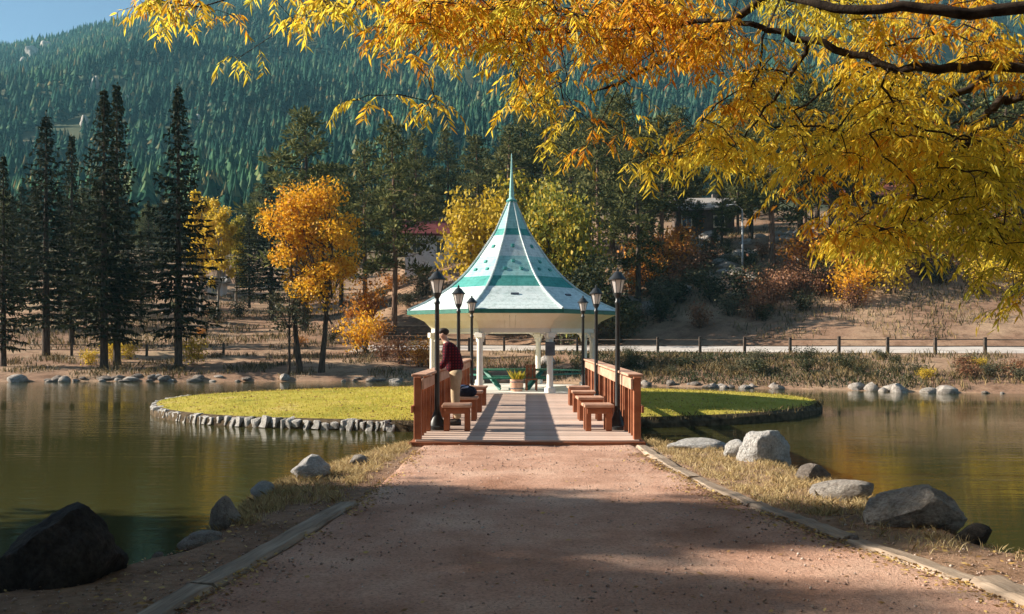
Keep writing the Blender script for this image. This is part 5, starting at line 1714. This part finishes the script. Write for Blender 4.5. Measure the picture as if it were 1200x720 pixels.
tag(obj("lawn_leaves", mesh_from("lawn_leaves", np.stack([c - u, c + w, c + u, c - w], 1).reshape(-1, 3), np.arange(4 * n).reshape(n, 4), M['fallen'])), "fallen leaves scattered over the island lawn", "leaves", None, "stuff")
n = 4200
Y = RNG.uniform(4.0, 12.5, n)
pl, pr2 = path_edges(Y)
rt = RNG.random(n) < 0.65
off = np.abs(RNG.normal(0, 0.16, n)) + 0.01
X = np.where(rt, pr2 - off, pl + off * 0.7)
clump_ = fbm(X * 1.5, Y * 1.2, 0, 91, 3) > -0.05
X, Y = X[clump_], Y[clump_]
n = len(X)
a = RNG.uniform(0, 6.28, n); sz = RNG.uniform(0.008, 0.024, n)
u = np.stack([np.cos(a) * sz, np.sin(a) * sz, RNG.uniform(-.4, .4, n) * sz], -1); w = np.stack([-np.sin(a) * sz * .5, np.cos(a) * sz * .5, RNG.uniform(-.4, .4, n) * sz], -1)
c = np.stack([X, Y, np.full(n, 0.036)], -1)
tag(obj("edge_litter", mesh_from("edge_litter", np.stack([c - u, c + w, c + u, c - w], 1).reshape(-1, 3), np.arange(4 * n).reshape(n, 4), M['fallen'])), "leaf litter drifted along the timber edging of the path", "leaves", None, "stuff")
flakes("fallen_leaves", 9000, M['fallen'], 0.022, (-6, 7, 4, 12), "small fallen leaves on the path verges", "leaves")
n = 36000
X = RNG.uniform(-5, 6, n); Y = 4.2 + 9 * RNG.uniform(0, 1, n) ** 1.4
pl, pr2 = path_edges(Y)
near_edge = np.minimum(np.abs(X - pl), np.abs(X - pr2)) < 0.45
kp = (tz(X, Y) > WATER_Z + 0.1) & (near_edge | (RNG.random(n) < 0.6))
X, Y = X[kp], Y[kp]
pl, pr2 = path_edges(Y)
Z = tz(X, Y) + np.where((X > pl) & (X < pr2), 0.030, 0.006)
n = len(X)
s = 0.0040 + 0.013 * RNG.random(n) ** 7
dirs = np.array([(1, 0, 0), (0, 1, 0), (-1, 0, 0), (0, -1, 0), (0, 0, .8), (0, 0, -.8)], float)
rot = RNG.uniform(0, 6.28, n)
dd = dirs[None] * RNG.uniform(.7, 1.3, (n, 6, 1))
cx = dd[..., 0] * np.cos(rot)[:, None] - dd[..., 1] * np.sin(rot)[:, None]
cy = dd[..., 0] * np.sin(rot)[:, None] + dd[..., 1] * np.cos(rot)[:, None]
v = np.stack([X[:, None] + cx * s[:, None], Y[:, None] + cy * s[:, None], Z[:, None] + dd[..., 2] * s[:, None]], -1).reshape(-1, 3)
tri = np.array([(0, 1, 4), (1, 2, 4), (2, 3, 4), (3, 0, 4), (1, 0, 5), (2, 1, 5), (3, 2, 5), (0, 3, 5)])
f = (np.arange(n)[:, None, None] * 6 + tri[None]).reshape(-1, 3)
tag(obj("pebbles", mesh_from("pebbles", v, f, M['pebble'])), "loose pebbles scattered on the gravel path", "pebbles", None, "stuff")

# ------------------------------------------------------------------ the big yellow tree whose boughs hang over the view
big = thing("overhanging_tree", "yellow autumn tree with drooping narrow leaves and dark boughs overhanging the path", "tree", (7.2, 4.0, tz1(7.2, 4.0)))
def W(px, py, d): return Vector(P(px, py, d))
TR0 = Vector((7.2, 4.0, 0))
trunk_top = Vector((6.6, 4.2, 4.2))
skel = []   # polylines with radii
skel.append(([Vector((7.2, 4.0, -0.4)), Vector((7.1, 4.0, 0.3)), Vector((6.9, 4.1, 2.2)), trunk_top], [0.34, 0.27, 0.22, 0.19]))
def limb(pts, r0, r1):
    n_ = len(pts)
    skel.append((pts, [r0 + (r1 - r0) * i / (n_ - 1) for i in range(n_)]))
limb([trunk_top, Vector((4.6, 4.8, 3.9)), W(1200, 9, 5.0), W(1080, 10, 5.1), W(950, 2, 5.3), W(780, -70, 5.9), W(560, -90, 6.5), W(330, -60, 6.9)], 0.050, 0.010)
limb([Vector((6.9, 4.1, 2.4)), Vector((4.8, 5.2, 3.0)), W(1200, 80, 5.7), W(1100, 82, 5.7), W(1030, 75, 5.8), W(950, 47, 5.9), W(900, 36, 6.0), W(840, 24, 6.1), W(700, 35, 6.6), W(560, 30, 7.1), W(430, 10, 7.4)], 0.042, 0.007)
limb([Vector((6.85, 4.1, 2.8)), Vector((4.9, 5.6, 3.2)), W(1200, 112, 6.4), W(1165, 128, 6.4), W(1135, 165, 6.5), W(1100, 238, 6.6), W(1050, 276, 6.7)], 0.05, 0.010)
limb([Vector((6.6, 4.2, 3.6)), Vector((6.0, 5.6, 4.6)), W(1180, -40, 7.2), W(1000, -60, 7.4), W(850, 30, 7.6), W(760, 80, 7.8), W(690, 110, 8.0)], 0.09, 0.008)
limb([Vector((6.6, 4.2, 3.9)), Vector((6.4, 6.0, 4.2)), W(1230, 60, 7.8), W(1120, 110, 8.0), W(1010, 150, 8.2), W(930, 190, 8.3)], 0.07, 0.008)
limb([trunk_top, Vector((6.4, 3.4, 5.4)), Vector((5.2, 2.0, 6.2)), Vector((3.4, 1.0, 6.6))], 0.12, 0.02)
limb([Vector((6.4, 3.4, 5.4)), Vector((3.0, 3.6, 6.4)), Vector((0.0, 3.2, 7.4)), Vector((-2.6, 2.6, 8.4)), Vector((-5.0, 2.4, 9.4))], 0.10, 0.015)  # unseen bough carrying the crown added against sky light
limb([Vector((3.0, 3.6, 6.4)), Vector((1.0, 1.0, 7.2)), Vector((-1.5, -1.5, 8.2))], 0.05, 0.012)
limb([trunk_top, Vector((7.0, 3.6, 5.8)), Vector((7.6, 2.6, 6.9))], 0.11, 0.02)
limb([W(950, 47, 5.9), W(925, 90, 6.1), W(880, 150, 6.4)], 0.02, 0.007)
limb([W(1030, 75, 5.8), W(985, 97, 6.0), W(930, 130, 6.3)], 0.016, 0.006)
nodes, nrad = [], []
tb = MB()
for pts, rd in skel:
    # smooth through subdivision
    P2, R2 = [], []
    for i in range(len(pts) - 1):
        a = pts[max(i - 1, 0)]; b = pts[i]; c = pts[i + 1]; e = pts[min(i + 2, len(pts) - 1)]
        for q in range(5):
            t_ = q / 5
            p = 0.5 * ((2 * b) + (-a + c) * t_ + (2 * a - 5 * b + 4 * c - e) * t_ ** 2 + (-a + 3 * b - 3 * c + e) * t_ ** 3)
            if q: p = p + Vector((rs.gauss(0, .012), rs.gauss(0, .012), rs.gauss(0, .012)))
            P2.append(p); R2.append(rd[i] + (rd[i + 1] - rd[i]) * t_)
    P2.append(pts[-1]); R2.append(rd[-1])
    tb.tube(P2, R2, 8)
    for p, r_ in zip(P2, R2):
        if r_ < 0.13: nodes.append(p)
obj("trunk", auto_smooth(tb.mesh("trunk", M['branch_bark']), 60), big, -big.location)
# twig attraction points spread through the crown
YLOW_X = [150, 185, 230, 290, 330, 380, 420, 460, 520, 580, 640, 700, 760, 800, 850, 900, 960, 1020, 1080, 1130, 1200, 1500]
YLOW_Y = [-10, 25, 62, 80, 50, 55, 75, 85, 105, 125, 145, 150, 195, 205, 200, 235, 280, 300, 295, 300, 345, 360]
def density(px, py):
    lo = np.interp(px, YLOW_X, YLOW_Y)
    if py > lo: return 0.0
    depth = (lo - py)
    dn = 1.0
    if px < 340: dn = 0.95 if py < 60 else 0.6
    elif px < 560: dn = 0.95 if py < 40 else 0.2
    elif px < 700: dn = 0.85 if py < 70 else 0.30
    elif px < 820: dn = 0.75 if py < 110 else 0.5
    else: dn = 1.05
    # a gap of blue shadow behind the boughs
    if 860 < px < 1010 and 25 < py < 75: dn *= 0.18
    if px > 1210 or py < -10: dn *= 0.30 if px > 1000 else 0.10
    return dn
tips = []
cr_rng = random.Random(99)
while len(tips) < 1480:
    px, py = cr_rng.uniform(150, 1480), cr_rng.uniform(-190, 345)
    if py < -60 and px < 350: continue
    # clumpy: modulate by smooth noise
    cl = float(fbm(px / 55.0, py / 55.0, 0, 88, 3)) + 0.5
    fl_ = 0.06 if px < 800 else 0.16
    if cr_rng.random() > 0.55 * density(px, py) * (fl_ + 1.5 * max(0, (cl - 0.38)) / 0.30): continue
    d = cr_rng.uniform(5.4, 8.0)
    tips.append(W(px, py, d))
for (px, py) in [(498, 118), (505, 128), (512, 122), (416, 118), (436, 125), (445, 112), (640, 165), (655, 150), (690, 170), (668, 178), (735, 190), (1190, 360), (1195, 350), (1150, 330)]:
    tips.append(W(px, py, cr_rng.uniform(6.2, 7.2)))
# unseen upper crown, extended over the path to block sky light
for _ in range(420):
    tips.append(Vector((cr_rng.uniform(3.8, 10), cr_rng.uniform(-2.5, 5.0), cr_rng.uniform(4.8, 7.4))))
for _ in range(760):
    x_ = cr_rng.uniform(-5.5, 4.0)
    tips.append(Vector((x_, cr_rng.uniform(-4.0, 7.0), 6.0 - 0.488 * x_ + cr_rng.uniform(0, 2.2))))
# connect each tip to the nearest wood already there, nearest tips first
NA = np.array([tuple(p) for p in nodes])
TA = np.array([tuple(p) for p in tips])
d0 = np.min(np.linalg.norm(TA[:, None, :] - NA[None, :, :], axis=2), axis=1)
order = np.argsort(d0)
pos = [tuple(p) for p in nodes]
nb_main = len(pos)
parent = [-1] * nb_main
arr = np.zeros((len(pos) + len(tips), 3)); arr[:nb_main] = NA
cnt = nb_main
for i in order:
    dv = arr[:cnt] - TA[i]
    dist = np.linalg.norm(dv, axis=1) + np.maximum(0, -dv[:, 2]) * 0.6   # prefer wood above
    j = int(np.argmin(dist))
    arr[cnt] = TA[i]; parent.append(j); cnt += 1
weight = np.ones(cnt)
for i in range(cnt - 1, nb_main - 1, -1):
    weight[parent[i]] += weight[i]
tw = MB()
LV, LF, HUE = [], [], []
def leaf_at(p, d, ln, wd, hue):
    d = d.normalized()
    sd_ = d.cross(Vector((cr_rng.gauss(0, 1), cr_rng.gauss(0, 1), cr_rng.gauss(0, 1))))
    sd_.normalize()
    nrm = sd_.cross(d)
    b0 = len(LV)
    LV.extend([p, p + d * ln * .28 + sd_ * wd * .85 + nrm * wd * .25, p + d * ln * .6 + sd_ * wd * .8 + nrm * wd * .15 - Vector((0, 0, ln * .03)), p + d * ln - Vector((0, 0, ln * .12)),
               p + d * ln * .6 - sd_ * wd * .8 + nrm * wd * .15 - Vector((0, 0, ln * .03)), p + d * ln * .28 - sd_ * wd * .85 + nrm * wd * .25, p + d * ln * .45 - nrm * wd * 0.15])
    LF.extend([(b0, b0 + 1, b0 + 6), (b0 + 1, b0 + 2, b0 + 6), (b0 + 2, b0 + 3, b0 + 6), (b0 + 3, b0 + 4, b0 + 6), (b0 + 4, b0 + 5, b0 + 6), (b0 + 5, b0, b0 + 6)])
    HUE.extend([hue] * 7)
for i in range(nb_main, cnt):
    a, b = Vector(arr[parent[i]]), Vector(arr[i])
    L_ = (b - a).length
    r1 = 0.0016 + 0.0011 * math.sqrt(weight[i])
    r0 = 0.0016 + 0.0011 * math.sqrt(max(weight[i], min(weight[parent[i]], weight[i] * 2)))
    md = a.lerp(b, 0.5) + Vector((cr_rng.gauss(0, .05), cr_rng.gauss(0, .05), 0.07)) * L_
    tw.tube([a, md, b], [r0, (r0 + r1) / 2, r1], 4)
    # twig: a few drooping sprays with leaves
    hue_n = float(fbm(b.x * 1.0 + 5, b.y * 0.8, b.z * 1.2, 123, 2)) * 1.9 + 0.45 + 0.16 * max(0.0, min(1.0, (b.z - 3.1) / 0.8)) + cr_rng.gauss(0, 0.10)
    hue = min(0.98, max(0.12, hue_n))
    dirn = (b - a); dirn.z = 0
    dirn = dirn.normalized() if dirn.length > 1e-4 else Vector((-1, 0, 0))
    for s_ in range(cr_rng.choice((2, 3, 4))):
        an = cr_rng.uniform(0, 6.28)
        out = (dirn * 0.5 + Vector((math.cos(an), math.sin(an), 0)) * 0.8).normalized()
        ln = cr_rng.uniform(0.14, 0.30)
        p0 = b if s_ else a.lerp(b, 0.75)
        dr = cr_rng.uniform(0.25, 0.9)
        pts = [p0, p0 + out * ln * .45 + Vector((0, 0, -ln * .10 * dr)), p0 + out * ln * .78 + Vector((0, 0, -ln * .45 * dr)), p0 + out * ln * .95 + Vector((0, 0, -ln * .9 * dr))]
        tw.tube([pts[0], pts[1], pts[2], pts[3]], [0.002, 0.0017, 0.0014, 0.001], 3)
        nl = cr_rng.randint(8, 12)
        for q in range(nl):
            t_ = 0.12 + 0.88 * (q + cr_rng.uniform(0, .7)) / nl
            k_ = min(2, int(t_ * 3)); f_ = min(1, t_ * 3 - k_)
            p = pts[k_].lerp(pts[k_ + 1], f_)
            tg = (pts[k_ + 1] - pts[k_]).normalized()
            sd_ = tg.cross(Vector((0, 0, 1)))
            if sd_.length < 1e-3: sd_ = Vector((1, 0, 0))
            sd_.normalize()
            s2 = 1 if q % 2 else -1
            dv = tg * 0.55 + sd_ * s2 * cr_rng.uniform(.45, 1.1) + Vector((cr_rng.gauss(0, .25), cr_rng.gauss(0, .25), -cr_rng.uniform(.1, .95)))
            ll_ = cr_rng.uniform(0.05, 0.098)
            leaf_at(p, dv, ll_, ll_ * cr_rng.uniform(.085, .14), min(1, max(0, hue + cr_rng.gauss(0, .06))))
obj("twigs", tw.mesh("twigs", M['branch_bark']), big, -big.location)
cm_ = mesh_from("crown", [tuple(p) for p in LV], LF, M['canopy'])
at_ = cm_.attributes.new("hue", 'FLOAT', 'POINT')
at_.data.foreach_set("value", np.array(HUE, dtype=np.float32))
tag(obj("crown", cm_, big, -big.location), kind="stuff")

# ------------------------------------------------------------------ haze between here and the mountain
hz_m, hnt, hout = new_mat("haze")
pv = hnt.nodes.new("ShaderNodeVolumePrincipled")
pv.inputs['Color'].default_value = (0.34, 0.80, 1.0, 1)
pv.inputs['Density'].default_value = 0.00019
pv.inputs['Anisotropy'].default_value = 0.0
hnt.links.new(pv.outputs[0], hout.inputs['Volume'])
hb = MB()
hb.box((0, 1750, 250), (6600, 4700, 506))
hzo = hb.build("haze", hz_m)
tag(hzo, "thin blue air in front of the mountain", "haze", None, "stuff")
